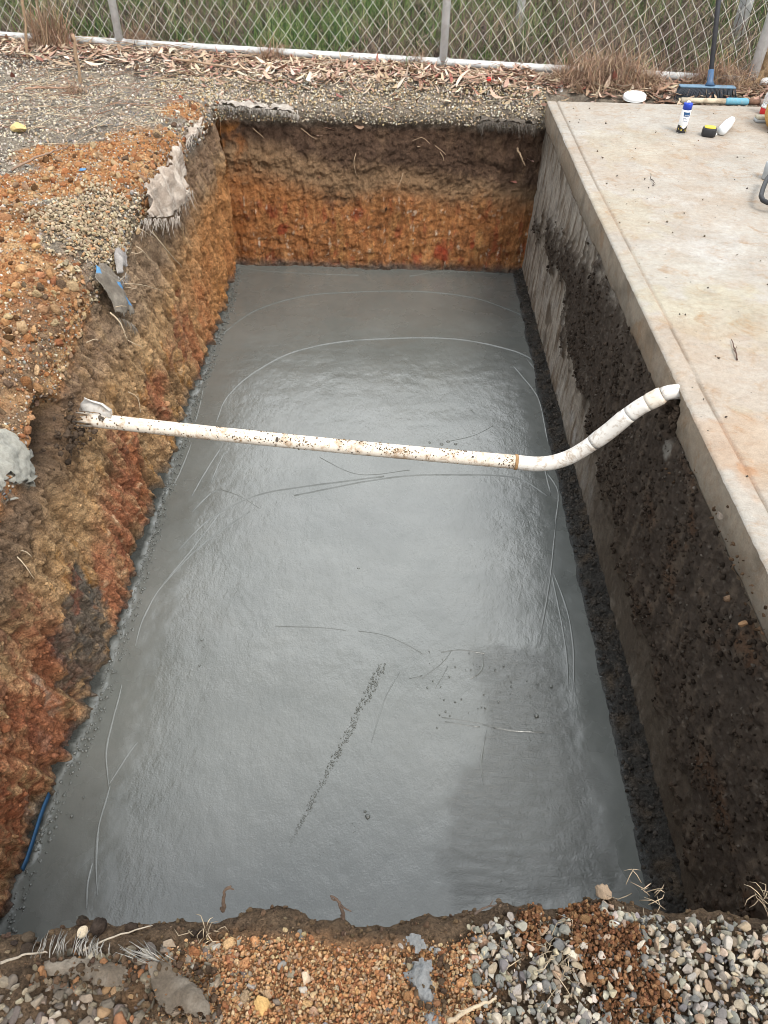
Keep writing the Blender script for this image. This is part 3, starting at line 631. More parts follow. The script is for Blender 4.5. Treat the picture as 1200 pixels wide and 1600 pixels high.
def ridge(pts, w=.0068, hgt=.004, wob=1.0):
    global rn
    P2 = np.array([at(a, b, -D_FLOOR)[:2] for a, b in pts]); 
    d = np.concatenate([[0], np.cumsum(np.linalg.norm(np.diff(P2, axis=0), axis=1))]); n = max(8, int(d[-1]/.02)); t = np.linspace(0, d[-1], n)
    # smooth resample (Catmull-Rom through the points)
    Q = []
    for tt_ in t:
        k = min(len(P2)-2, max(0, np.searchsorted(d, tt_, 'right')-1)); u = (tt_-d[k])/(d[k+1]-d[k]+1e-9)
        p0, p1, p2, p3 = P2[max(k-1, 0)], P2[k], P2[k+1], P2[min(k+2, len(P2)-1)]
        Q.append(.5*((2*p1)+(-p0+p2)*u+(2*p0-5*p1+4*p2-p3)*u*u+(-p0+3*p1-3*p2+p3)*u**3))
    Q = np.array(Q); tg = np.gradient(Q, axis=0); tg /= np.linalg.norm(tg, axis=1)[:, None]+1e-9; nr = np.stack([-tg[:, 1], tg[:, 0]], 1)
    o = rng.random()*50
    Q = Q+nr*(perlin(t*4+o, 0*t, 0*t)*.004*wob)[:, None]
    ww = w*(.55+.6*np.clip(perlin(t*14+o, 0*t+3, 0*t)+.6, 0, 1.4))*np.minimum(1, np.minimum(np.arange(n), n-1-np.arange(n))/3+.15)
    zb = np.interp(0, [0], [0])
    zz = -D_FLOOR+fbm(Q[:, 0], Q[:, 1], 0*t, 1.2, 3)*.006+fbm(Q[:, 0], Q[:, 1], 0*t, 12, 3)*.0016
    for s, hh_ in ((-1, -.004), (0, hgt), (1, -.004)):
        ridge_v.append(np.stack([Q[:, 0]+nr[:, 0]*ww*s, Q[:, 1]+nr[:, 1]*ww*s, zz+hh_], 1))
    for k in range(n-1):
        for s in (0, 1): ridge_f.append((rn+s*n+k, rn+s*n+k+1, rn+(s+1)*n+k+1, rn+(s+1)*n+k))
    rn += 3*n
ARCS = [[(345,523),(400,485),(480,462),(580,455),(680,457),(750,468),(815,492)], [(338,660),(355,620),(400,580),(460,550),(540,534),(640,528),(730,532),(800,548),(832,562)],
 [(300,800),(330,770),(348,765)], [(278,860),(330,810),(400,775),(480,760),(560,750),(600,745)], [(250,920),(290,875),(330,840),(390,800)], [(305,660),(312,632),(318,600)],
 [(330,755),(338,735),(352,705)], [(300,775),(325,730),(345,700)], [(460,775),(560,755),(640,744),(740,742),(810,748),(855,775)], [(822,560),(850,600),(858,650)], [(800,570),(840,620),(856,690)],
 [(170,1230),(165,1180),(172,1140),(190,1070)], [(172,1225),(200,1180),(215,1160)], [(172,1228),(155,1290),(150,1350),(152,1400)], [(145,1350),(137,1380),(136,1420)],
 [(210,1010),(222,970),(250,920),(290,870),(345,800)], [(868,820),(862,890),(852,950),(846,985)], [(862,895),(875,960),(885,1020),(888,1075)], [(865,895),(885,950),(896,1010),(895,1080)], [(848,720),(860,770),(858,775)],
 [(366,416),(420,424),(500,428),(560,430)], [(640,432),(700,424),(780,428)], [(500,715),(560,742),(640,735)], [(735,640),(780,680),(790,705)], [(700,690),(740,680),(770,665)], [(560,985),(600,992),(640,1010),(660,1022)],
 [(430,978),(500,980),(540,985)], [(345,765),(375,775),(405,795)], [(820,520),(850,560),(862,600)], [(868,820),(872,770),(855,740)], [(270,760),(280,740),(300,690)], [(240,800),(262,740),(275,700)]]
for a in ARCS: ridge(a, *((.0035, .0022) if a[0] in ((560,985), (430,978), (345,765), (500,715), (700,690)) else ()))
for a in [[(690,1020),(720,1016),(757,1020)], [(753,1018),(752,1045),(735,1060)], [(660,1060),(690,1035),(705,1015)], [(760,1140),(752,1190),(755,1225)], [(755,1130),(800,1140),(850,1145)], [(690,1120),(740,1128),(790,1138)], [(695,1126),(750,1136)], [(625,1050),(605,1090),(590,1130),(580,1160)], [(660,1055),(640,1060)], [(700,1040),(680,1075)]]: ridge(a, .005, .003, 2)
nb0 = len(FV); RV = np.concatenate(ridge_v); RF = np.array(ridge_f)+nb0
# dragged streak and droplets of paste
stk = []
for k in range(520):
    u = rng.random(); a = np.array([598, 1040])*(1-u)+np.array([452, 1322])*u; wv = 7*(1-.55*u); q = at(a[0]+rng.uniform(-wv, wv), a[1]+rng.uniform(-4, 4), -D_FLOOR); stk.append((*q, rng.uniform(.002, .006)*(1-.4*u)))
for k in range(70):
    u = rng.random(); a = np.array([560, 1290])*(1-u)+np.array([410, 1400])*u; q = at(a[0]+rng.normal()*5, a[1]+rng.normal()*4, -D_FLOOR); stk.append((*q, rng.uniform(.001, .004)))
for px, py, s in ((575, 1276, .014), (570, 1268, .008), (861, 1072, .01), (838, 1118, .012), (560, 888, .008), (315, 1000, .009), (318, 1010, .006), (312, 1040, .006), (240, 860, .01), (700, 690, .016), (690, 694, .02), (672, 692, .014), (712, 694, .012)): stk.append((*at(px, py, -D_FLOOR), s))
for k in range(70):
    q = at(rng.uniform(660, 860), rng.uniform(1015, 1140), -D_FLOOR); stk.append((*q, rng.uniform(.001, .006)))
for k in range(2200):
    yy = rng.uniform(.5, 4.0); e = rng.random()**1.5*.035
    xx = c_baseL(yy)+.01+e if rng.random() < .75 else rng.uniform(-.85, .66)
    if xx > -.8 or rng.random() < .85: 
        if xx > -.79: continue
    stk.append((xx, yy, -D_FLOOR+rng.uniform(0, .022)*(1-e/.035), .002+.008*rng.random()**2))
stk = np.array(stk)
def blobs(arr, sub=1, seed=5):
    r = np.random.default_rng(seed); n = len(arr); var = np.stack([stone_variant(sub, r, False) for _ in range(8)]); Vb = var[r.integers(0, 8, n)]
    V = np.einsum('nij,nvj->nvi', quat_mats(n), Vb)*(arr[:, 3]*.6)[:, None, None]*np.array([1, 1, .55])+arr[:, None, :3]
    return V.reshape(-1, 3), (ICO[sub][1][None]+np.arange(n)[:, None, None]*V.shape[1]).reshape(-1, 3)
BV, BF = blobs(stk); BF = BF+nb0+len(RV)
allV = np.concatenate([FV, RV, BV]); allF = [tuple(f) for f in FFc]+[tuple(f) for f in RF]+[tuple(f) for f in BF]
allT = np.concatenate([ti.reshape(-1, 3), np.full((len(RV), 3), 2.6), np.full((len(BV), 3), 1.6)])
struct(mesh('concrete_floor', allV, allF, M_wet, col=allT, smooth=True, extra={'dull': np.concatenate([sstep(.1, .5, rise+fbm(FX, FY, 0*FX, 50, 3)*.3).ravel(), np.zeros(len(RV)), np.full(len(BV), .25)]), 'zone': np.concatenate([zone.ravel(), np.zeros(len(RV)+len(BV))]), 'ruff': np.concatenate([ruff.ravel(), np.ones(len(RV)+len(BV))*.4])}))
# ------------------------------------------------------------------ concrete slab on its footing wall
ep = np.array([(-1.5, .765), (0, .762), (1.04, .757), (1.66, .746), (2.09, .741), (2.97, .732), (4.075, .731)])
c_edge = lambda t: np.interp(t, ep[:, 0], ep[:, 1])
jp = np.array([at(a, b)[:2] for a, b in ((870,158),(933,290),(1043,500),(1097,607),(1130,668),(1197,790))])
c_joint = lambda t: np.interp(t, np.concatenate([[-1.5], jp[::-1, 1]]), np.concatenate([[jp[-1, 0]], jp[::-1, 0]]))
slab = thing('concrete_slab', 'stained old concrete slab running along the right side of the pit', 'slab', (0.76, 2.0, 0))
off = np.array([0.76, 2.0, 0])
us = np.concatenate([[0, .001, .003, .007], np.linspace(.015, .075, 16), np.geomspace(.09, 2.6, 60)]); vs = fine(-1.5, 4.075, .011)
US, VS = np.meshgrid(us, vs, indexing='ij'); SX = c_edge(VS)+US
chip = np.clip(fbm(VS, 0*VS, 0*VS, 9, 4)-.12, 0, 1)*.02*np.exp(-US/.008)
SZ = np.where(US < .008, -.006*(1-US/.008)**2, 0)-chip
gd = np.abs(SX-c_joint(VS)-fbm(VS, 2+0*VS, 0*VS, 14, 3)*.0018); SZ -= .006*np.exp(-(gd/.0038)**2)
cd_ = np.abs(VS-at(1075, 596)[1]-.15*(US-.03)); SZ -= .004*np.exp(-(cd_/.006)**2)*(SX < c_joint(VS))
SZ += fbm(SX, VS, 0*SX, 1.5, 3)*.002+np.where(US > .004, fbm(SX, VS, 0*SX, 30, 3)*.0012, 0)
SX = SX+np.where(US < .004, fbm(VS, 5+0*VS, 0*VS, 40, 3)*.003, 0)
sc = np.ones(SX.shape+(3,)); 
ins = SX < c_joint(VS); sc *= np.where(ins, .97, 1.0)[..., None]
sc = sc*(1-.45*np.exp(-(gd/.004)**2)[..., None]*np.array([.9, 1, 1.1]))
def sblob(px, py, r, col, k, nsc=12):
    q = at(px, py); d = np.hypot(SX-q[0], (VS-q[1]))/r+fbm(SX, VS, 3+0*SX, nsc, 4)*1.0; m = sstep(1.1, .75, d)[..., None]*k
    return sc*(1-m)+np.array(col)*m
sc = sblob(1165, 735, .022, (1.35, .62, .42), .95, 50)
sc = sblob(1150, 590, .13, (1.35, 1.42, 1.5), .6); sc = sblob(1165, 265, .14, (1.3, 1.36, 1.42), .5)
sc = sblob(960, 330, .2, (1.08, .98, .86), .6); sc = sblob(1060, 440, .25, (1.12, 1.05, .97), .6); sc = sblob(1000, 230, .25, (1.05, .96, .84), .6); sc = sblob(1170, 700, .15, (1.1, .8, .62), .5); sc = sblob(1100, 250, .3, (1.0, .9, .82), .4); sc = sblob(1120, 490, .2, (1.12, .92, .74), .5)
topv = np.stack([SX, VS, SZ], -1); 
ring = topv[0].copy(); nvs = len(vs)
mesh('slab_top', topv.reshape(-1, 3)-off, grid_faces(len(us), nvs)[:, ::-1], M_slab, slab, col=sc.reshape(-1, 3), smooth=True)
zb_ = np.concatenate([[-.0065, -.012], np.linspace(-.02, -.105, 16), [-.125]])
ZB, VB = np.meshgrid(zb_, vs, indexing='ij')
bx = c_edge(VB)+fbm(VB, 5+0*VB, 0*VB, 40, 3)*.003*np.exp((ZB+.0065)/.006)+fbm(VB, 0*VB, ZB, 16, 4)*.003+np.where(ZB < -.104+fbm(VB, 0*VB, 0*VB, 6, 3)*.015, .022, 0)+np.where(np.abs(ZB+.0065) < 1e-6, 0.0, .0)
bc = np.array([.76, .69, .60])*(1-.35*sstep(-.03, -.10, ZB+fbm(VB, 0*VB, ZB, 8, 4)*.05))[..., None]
bc = bc*(1-.30*sstep(.0, .35, fbm(VB, 0*VB, ZB, 7, 5)))[..., None]
pc = atx(1045, 650, .745); hole = sstep(1.1, .6, np.hypot((VB-pc[1]-.01)/.062, (ZB+.078)/.055)+fbm(VB, 0*VB, ZB, 25, 3)*.5); bx = bx+hole*.05; bc = bc*(1-.85*hole)[..., None]  # notch round the pipe recessed, with cavity shade painted into its colour
mesh('slab_edge', np.stack([bx, VB, ZB], -1).reshape(-1, 3)-off, grid_faces(len(zb_), nvs), M_slab, slab, col=bc.reshape(-1, 3), smooth=True)
fm = MB(); 
for a, b in ((( .90, -1.5, -.125), (3.3, 4.02, -.02)), ((.86, -1.5, -.95), (1.06, 4.02, -.13))): fm.box(np.array(a)-off, np.array(b)-off, (.8, .75, .7))
bk_e = np.array([[c_edge(4.075), 4.075, -.006], [3.32, 4.075, -.006], [3.32, 4.075, -.13], [c_edge(4.075), 4.075, -.13]]); fm.add(bk_e-off, [(0, 1, 2, 3)], (.75, .7, .62))
fm.build('slab_core', M_slab, slab)
# footing wall under the slab
M_wall = mat_tint('footing_concrete', .9, .42, 45, .005, .2)
wy, wz = fine(-.6, 4.09, .0068), fine(-.098, -.94, .0068)
WY, WZ = np.meshgrid(wy, wz, indexing='ij')
WX = .742+.010+np.interp(WY, [0, 1, 4], [.018, .012, -.004])-.02*np.clip((-WZ-.1)/.8, 0, 1)*np.interp(WY, [0, 2, 4], [0, .3, 1])
P0 = lambda pts: np.array([atx(a, b, .744)[1:] for a, b in pts])
dpoly = P0([(842,352),(868,372),(905,398),(945,445),(968,480),(990,540),(1012,585),(1030,640),(1052,668),(1090,735),(1130,830),(1205,970),(1215,1450),(1085,1440),(1060,1260),(1020,1060),(985,920),(950,800),(935,720),(920,640),(900,575),(880,530),(885,490),(888,440),(865,410)])
dmask = inpoly(WY, WZ, dpoly); wn1 = fbm(WY, WZ, 0*WY, 7, 5, .6); wn2 = fbm(WY*1.0, WZ*.22, 0*WY, 24, 4, .6); wn3 = fbm(WY, WZ, 0*WY, 40, 4, .65)
dm = sstep(-.07, .06, dmask+wn1*.19+wn3*.08+wn2*.10)
wc = np.broadcast_to(np.array([.30, .265, .22]), WY.shape+(3,)).copy()
L3 = lambda a, b, t: a+(np.asarray(b)-a)*t[..., None]
wc = L3(wc, (.36, .345, .32), sstep(0, .35, wn1)); wc = L3(wc, (.15, .11, .075), sstep(-.05, .30, wn2)*.9); wc = L3(wc, (.10, .075, .055), sstep(.15, .45, fbm(WY+4, WZ*.6, 0*WY, 5, 5, .6))*.8); wc = L3(wc, (.41, .38, .33), sstep(.18, .42, -wn2)*.7)
near = sstep(2.6, 1.7, WY); wc = L3(wc, (.080, .063, .046), near*sstep(-.9, -.2, wn1)*.95); wc = L3(wc, (.30, .27, .225), near*sstep(.05, .40, wn2+wn3*.3)*.42*sstep(.7, 1.2, WY)); wc = L3(wc, (.065, .05, .036), sstep(1.2, .75, WY)*.75)
lowr = sstep(.05, .28, np.hypot((WY-3.25)/1.0, (WZ+.45)/.4)-.25); 
wc = L3(wc, (.12, .092, .065), sstep(3.2, 3.9, WY)*sstep(-.32, -.18, WZ+wn1*.1)*.4)
wc = L3(wc, (.17, .13, .09), sstep(.05, .4, wn1)*sstep(2.2, 3.4, WY)*.8)
bl = lambda px, py, r, k=1.: sstep(1.1, .6, np.hypot(*(np.stack([WY, WZ])-atx(px, py, .744)[1:, None, None]))/r+wn1*1.2)*k
wc = L3(wc, (.085, .062, .043), bl(862, 395, .06, .9)); wc = L3(wc, (.09, .066, .046), bl(858, 490, .07, .8)); wc = L3(wc, (.075, .055, .04), bl(852, 530, .05, .6))
dcol = L3(np.broadcast_to(np.array([.048, .036, .027]), WY.shape+(3,)), (.105, .080, .058), near*sstep(.0, .32, wn2+wn1*.4)*.75); dcol = L3(dcol, (.075, .056, .042), sstep(.05, .4, wn3)*.8); dcol = L3(dcol, (.085, .045, .024), sstep(.1, .4, wn1)*sstep(1.9, 1.2, WY)*.8)
halo = sstep(-.20, 0.0, dmask+wn1*.16+wn2*.12)*(.55+.4*near); wc = L3(wc, (.068, .052, .038), halo*sstep(-.5, .15, wn3+wn2*.5)); wc = wc*(1-dm[..., None])+dcol*dm[..., None]; grit = sstep(.28, .42, fbm(WY, WZ, 7+0*WY, 75, 3, .6)); wc = L3(wc, (.13, .11, .09), grit*dm*.8)
wc = L3(wc, (.25, .235, .205), bl(1040, 702, .03, .8)); wc = L3(wc, (.30, .15, .06), bl(1192, 985, .03, .7)); 
wX = WX-dm*(.014+.012*wn1+.008*wn3+.006*fbm(WY, WZ, 2+0*WY, 100, 2))-(1-dm)*(.006*wn1+.005*wn2+.002*wn3)
wX = wX+sstep(1.1, .6, np.hypot((WY-pc[1])/.07, (WZ+.115)/.03)+wn3*.5)*.03
mesh('footing_wall', np.stack([wX, WY, WZ], -1).reshape(-1, 3)-off, grid_faces(len(wy), len(wz)), M_wall, slab, col=wc.reshape(-1, 3), smooth=True)
# soil clinging to the wall and the berm along its foot
r_ = np.random.default_rng(31); flat = np.stack([wX, WY, WZ], -1).reshape(-1, 3); w_ = (dm.ravel()**2)*sstep(.3, .5, flat[:, 1]); w_ = w_*(.15+sstep(-.1, .3, wn1.ravel())); ix = r_.choice(len(flat), 7500, p=w_/w_.sum())
s = .003+.016*r_.random(7500)**4; dc = np.array([.042, .031, .023])*r_.uniform(.8, 2.3, (7500, 1)); pm = r_.random(7500) < .12; dc[pm] = np.array([.16, .135, .11])*r_.uniform(.6, 1.4, (pm.sum(), 1)); s[pm] *= .7
stuff(scatter('clinging_soil', flat[ix]+r_.normal(size=(7500, 3))*.003, np.tile([-1.0, 0, 0], (7500, 1)), s, dc, M_clod, 0, False, .3, seed=32, smooth=True), 'dark soil and grit still clinging to the footing wall', 'soil')
bpx = [(1005, 820), (1050, 745), (1060, 760), (1085, 745), (1115, 790), (1130, 835), (1140, 880), (1150, 880), (1170, 930), (1185, 975), (1192, 985), (1195, 950), (1160, 975), (1195, 1010), (1120, 800), (1145, 850), (1160, 905), (1135, 938)]
bp = np.array([atx(a+r_.normal()*6, b+r_.normal()*8, .741) for a, b in bpx*4]); bs = .003+.013*r_.random(len(bp))**2
stuff(scatter('clay_clods', bp, np.tile([-1.0, 0, 0], (len(bp), 1)), bs, np.array([.12, .075, .045])*r_.uniform(.4, 1.6, (len(bp), 1)), M_clod, 2, False, .3, seed=33, smooth=True), 'brown clay lumps caught under the slab edge', 'clay')
by_, bu = fine(.1, 4.08, .006), np.linspace(0, 1, 22)
BY, BU = np.meshgrid(by_, bu, indexing='ij')
wid = np.interp(BY, [0, .7, 1.2, 2.5, 4.1], [.115, .105, .08, .05, .045]); xin = .678+fbm(BY, 0*BY, 0*BY, 5, 4)*.018-.006
BX = xin+BU*(wid+.02); BZ = -D_FLOOR-.012+(.016+.045*BU**1.4*np.interp(BY, [0, 1.5, 4], [1, .8, .55]))*sstep(0, .12, BU)+(fbm(BX, BY, 0*BX, 34, 4, .65)*.022+fbm(BX, BY, 0*BX, 100, 2)*.006)*sstep(0, .15, BU)
btc = L3(np.broadcast_to(np.array([.062, .058, .052]), BX.shape+(3,)), (.105, .082, .06), sstep(-.1, .4, fbm(BX, BY, 0*BX, 14, 4))); btc = L3(btc, (.105, .11, .108), sstep(.35, .0, BU))
stuff(mesh('soil_berm', np.stack([BX, BY, BZ], -1).reshape(-1, 3), grid_faces(len(by_), len(bu))[:, ::-1], M_soil, col=btc.reshape(-1, 3), smooth=True), 'rough grey strip of spilled soil and concrete along the foot of the wall', 'soil')
n_ = 2600; yy = r_.uniform(.15, 4.05, n_); uu = r_.random(n_); wq = np.interp(yy, [0, .7, 1.2, 2.5, 4.1], [.115, .105, .08, .05, .045]); pp = np.stack([.682+uu*wq, yy, -D_FLOOR+.006+.04*uu**1.4*np.interp(yy, [0, 1.5, 4], [1, .8, .55])], 1)
stuff(scatter('soil_crumbs', pp, np.tile([0, 0, 1.0], (n_, 1)), .004+.015*r_.random(n_)**2.2, np.array([.075, .066, .057])*r_.uniform(.6, 1.6, (n_, 1)), M_clod, 0, False, .35, seed=34, smooth=True), 'grey brown crumbs on the soil strip along the foot of the wall', 'soil')
# grit on the slab
n_ = 420; sx = .79+1.6*r_.random(n_)**1.3; sy = r_.uniform(.6, 4.03, n_)
stuff(scatter('slab_grit', np.stack([sx, sy, 0*sx+.001], 1), np.tile([0, 0, 1.0], (n_, 1)), .003+.010*r_.random(n_)**3, palette(n_, [(.05, .04, .03), (.12, .09, .06), (.3, .26, .2), (.22, .1, .05)], [5, 3, 2, 1]), M_stone, 0, True, .2, seed=35), 'small dark grit and crumbs scattered over the slab', 'grit')

# ------------------------------------------------------------------ white pipe bridging the pit
def onpipe(px, py):
    d = ray(px, py); a, b = 1.668, -.037       # vertical plane Y = a + b X
    t = a/(d[1]-b*d[0]); return np.array([t*d[0], t*d[1], CAM_H+t*d[2]])
pipe = thing('plastic_pipe', 'dirt spattered white plastic pipe bridging the pit, broken at its left end', 'pipe', tuple(onpipe(500, 692)))
po = np.array(pipe.location)
a_, b_ = onpipe(133, 655), onpipe(806, 722)
m = MB(); tt2 = np.linspace(0, 1, 40); pts = a_+(b_-a_)*tt2[:, None]-po; pts[:, 2] -= .006*np.sin(tt2*math.pi); m.tube(pts, .0205, 24, caps=False); 
V = np.concatenate(m.v); end = V[:24]; V[:24, 0] += .02*np.sin(np.arange(24)*2.1)+.014*np.cos(np.arange(24)*5.3)
o = mesh('straight_pipe', V, m.f, M_pvc, pipe, smooth=True); sm = o.modifiers.new('wall', 'SOLIDIFY'); sm.thickness = .003
cl_ = [(806,722),(835,725),(862,723),(888,715),(910,703),(932,688),(955,671),(975,654),(1000,636),(1024,623),(1046,613)]
cp = np.array([onpipe(a, b) for a, b in cl_]); cp = np.concatenate([cp, cp[-1:]+np.array([[.055, 0, .003]])])-po
def spl(Pt, n):
    d = np.concatenate([[0], np.cumsum(np.linalg.norm(np.diff(Pt, axis=0), axis=1))]); Q = []
    for t in np.linspace(0, d[-1], n):
        k = min(len(Pt)-2, max(0, np.searchsorted(d, t, 'right')-1)); u = (t-d[k])/(d[k+1]-d[k])
        p0, p1, p2, p3 = Pt[max(k-1, 0)], Pt[k], Pt[k+1], Pt[min(k+2, len(Pt)-1)]
        Q.append(.5*((2*p1)+(-p0+p2)*u+(2*p0-5*p1+4*p2-p3)*u*u+(-p0+3*p1-3*p2+p3)*u**3))
    return np.array(Q)
Q = spl(cp, 60)
M_pvcc = mat_plain('cleaner_pvc', (0.68, 0.655, 0.61), 0.45, 0.06, 55, 0.0005, 0, .35, (0.30, 0.22, 0.15), .8)
m = MB(); m.tube(Q[0:27], .0215, 24); m.build('elbow', M_pvcc, pipe, True)
m = MB(); m.tube(Q[26:41], [.0225]*2+[.0238]*11+[.0225]*2, 24); m.build('coupling', M_pvcc, pipe, True)
m = MB(); m.tube(Q[40:47], .0222, 24); m.build('elbow', M_pvcc, pipe, True)
m = MB(); m.tube(Q[46:52], [.0215, .0238, .0238, .0238, .0238, .0215], 24, ); m.build('coupling', M_pvc, pipe, True)
m = MB(); m.tube(Q[51:60], .0195, 24); m.build('stub_pipe', M_pvcc, pipe, True)
m = MB(); dv = (b_-a_)/np.linalg.norm(b_-a_); m.tube(np.array([b_-dv*.004-po, b_+dv*.004-po]), .0225, 24, (.3, .2, .1)); m.build('joint_ring', mat_plain('rusty_ring', (.34, .20, .09), .8, .3), pipe, True)
# broken end: a torn flap of pipe wall standing up
sp_ = [[(124,644),(140,641),(156,643),(174,652)], [(124,636),(142,634),(158,637),(175,648)], [(129,629),(146,628),(160,632),(174,642)], [(131,622),(147,625),(160,629),(172,640)]]
V = np.array([[onpipe(a, b)-po+np.array([0, .012-.012*abs(k-1.5)+.01*(q == 0), 0]) for q, (a, b) in enumerate(row)] for k, row in enumerate(sp_)]).reshape(-1, 3)
o = mesh('broken_flap', V, grid_faces(4, 4), M_pvcc, pipe, smooth=False); sm = o.modifiers.new('wall', 'SOLIDIFY'); sm.thickness = .003
# mud spatter on the pipe
ep_ = np.array([onpipe(126, 655)+np.array([-.03+r_.normal()*.03, r_.normal()*.06, -.035+r_.normal()*.035]) for k in range(140)]+[onpipe(1046, 616)+np.array([.02+abs(r_.normal())*.01, r_.normal()*.035, -.03-abs(r_.normal())*.03]) for k in range(110)])
stuff(scatter('soil_crumbs', ep_, np.tile([0, 0, 1.0], (len(ep_), 1)), .005+.022*r_.random(len(ep_))**2, np.array([.11, .08, .058])*r_.uniform(.5, 1.5, (len(ep_), 1)), M_clod, 2, False, .4, seed=37), 'loose soil packed round both ends of the pipe', 'soil')
mp, ms, mc = [], [], []
for k in range(620):
    u = r_.random(); an = r_.uniform(-.6, 3.4); c0 = a_+(b_-a_)*u-np.array([0, 0, .006*math.sin(u*math.pi)]); mp.append(c0+np.array([0, -math.cos(an)*.0205, math.sin(an)*.0205])); ms.append(.0012+.006*r_.random()**4); mc.append([(.17, .12, .08), (.26, .17, .09), (.11, .10, .085), (.2, .1, .05)][r_.integers(0, 4)])
for px, py, s_ in ((434, 685, .016), (432, 692, .014), (460, 697, .012), (468, 699, .012), (530, 700, .01), (560, 702, .012), (575, 705, .01), (640, 710, .012), (650, 712, .011), (668, 714, .008), (300, 678, .01), (345, 682, .012), (738, 712, .008), (778, 722, .012), (160, 651, .016), (165, 653, .013)):
    mp.append(onpipe(px, py)+np.array([0, -.017, .010])); ms.append(s_); mc.append((.15, .125, .10))
for k in range(46):
    u0 = r_.random(); c_ = [(.24, .17, .10), (.15, .115, .085), (.30, .21, .12)][r_.integers(0, 3)]; an = r_.uniform(-.3, 2.2)
    for q in range(r_.integers(4, 16)):
        u = np.clip(u0+r_.normal()*.012, 0, 1); a2 = an+r_.normal()*.25; mp.append(a_+(b_-a_)*u-np.array([0, 0, .006*math.sin(u*math.pi)])+np.array([0, -math.cos(a2)*.0205, math.sin(a2)*.0205])); ms.append(r_.uniform(.002, .0065)); mc.append(c_)
mp = np.array(mp); o = scatter('mud_spatter', mp-po, np.tile([0, -.6, .8], (len(mp), 1)), np.array(ms), np.array(mc), M_clod, 1, False, .5, seed=36, smooth=True); o.parent = pipe; o['kind'] = 'stuff'

# ------------------------------------------------------------------ fence
fa_, fb_ = np.array([-2.29, 4.919]), np.array([1.595, 4.422]); fdir = (fb_-fa_)/np.linalg.norm(fb_-fa_); fnr = np.array([-fdir[1], fdir[0]])
def fpt(s, off=0.0, z=0.0): q = fa_+fdir*s+fnr*off; return np.array([q[0], q[1], z])
def f_s(px, py, z=.03):        # distance along the fence seen at this pixel
    d = ray(px, py); t = (fa_@fnr-0)/(d[:2]@fnr); return float((t*d[:2]-fa_)@fdir)
fence = thing('chain_link_fence', 'galvanised chain link fence with bottom rail behind the pit', 'fence', tuple(fpt(2.5, 0, 0)))
fo = np.array(fence.location)
S0, S1 = -3.5, 6.5
m = MB(); m.tube([fpt(S0, 0, .035)-fo, fpt(S1, 0, .035)-fo], .0195, 14); m.tube([fpt(S0, 0, 1.82)-fo, fpt(S1, 0, 1.82)-fo], .0195, 14)
o = m.build('rail', M_galv, fence, True)
posts = [(188, 66), (692, 101), (1177, 116)]
ss = [f_s(*q) for q in posts]
for k, s_ in enumerate([ss[0]-2.35]+ss):
    m = MB(); R_ = .021 if k < 3 else .026; m.tube([fpt(s_, -.004, -.25)-fo, fpt(s_, -.004, 1.86)-fo], R_, 16); m.tube([fpt(s_, -.004, 1.86)-fo, fpt(s_, -.004, 1.875)-fo], R_*1.12, 16)
    m.tube([fpt(s_-.03, 0, .035)-fo, fpt(s_+.03, 0, .035)-fo], .0235, 14)
    o = m.build('post', M_galv, fence, True)
PW, PH = .0345, .0425
wv, wf = [], []; nwv = 0
nst = int(1.78/PH)+1; js = np.arange(nst)
for k in range(int((S1-S0)/PW)):
    s_ = S0+k*PW+np.where((js+k) % 2 == 0, 0, PW)*1.03-.0005+r_.normal(size=nst)*.0016; zz = .03+js*PH; of = .024+np.where((js+k) % 2 == 0, -.0028, .0028)
    if k*PW+S0 > ss[2]-1.4: s_ = s_+(zz*.10+.05*np.sin(zz*5))*min(1, (k*PW+S0-ss[2]+1.4))
    c0 = fa_+fdir*s_[:, None]+fnr*of[:, None]; c0 = np.concatenate([c0, zz[:, None]], 1)
    rr = .00135; q4 = np.array([(fdir[0]*a, fdir[1]*a, 0) for a in (rr, 0, -rr, 0)])+np.array([(fnr[0]*b, fnr[1]*b, 0) for b in (0, rr, 0, -rr)])
    V = (c0[:, None, :]+q4[None]).reshape(-1, 3); wv.append(V)
    for q in range(4):
        a = js[:-1]*4+q; b = js[:-1]*4+(q+1) % 4; wf.append(np.stack([a, b, b+4, a+4], 1)+nwv)
    nwv += len(V)
mesh('wire_mesh', np.concatenate(wv)-fo, np.concatenate(wf), M_wire, fence)
# old posts standing in the grass behind the fence
M_grey = mat_plain('grey_timber', (.36, .37, .36), .85, .25, 30, .003)
for (px, py, px2, Yb, rad, lab) in ((808, 62, 814, 5.35, .024, 'thin pale old post in the long grass behind the middle of the fence'), (1157, 36, 1167, 5.15, .038, 'thick grey old post in the long grass behind the right fence post')):
    b0 = aty(px, py, Yb); t0 = thing('old_post', lab, 'post', tuple(b0)); m = MB(); m.tube([(0, 0, -.4), (0, 0, .2), (.01, 0, 1.1)], [rad, rad, rad*.92], 9); m.box((-rad*.5, -rad*1.05, .25), (rad*.5, -rad*.7, .29)); m.build('shaft', M_grey, t0)

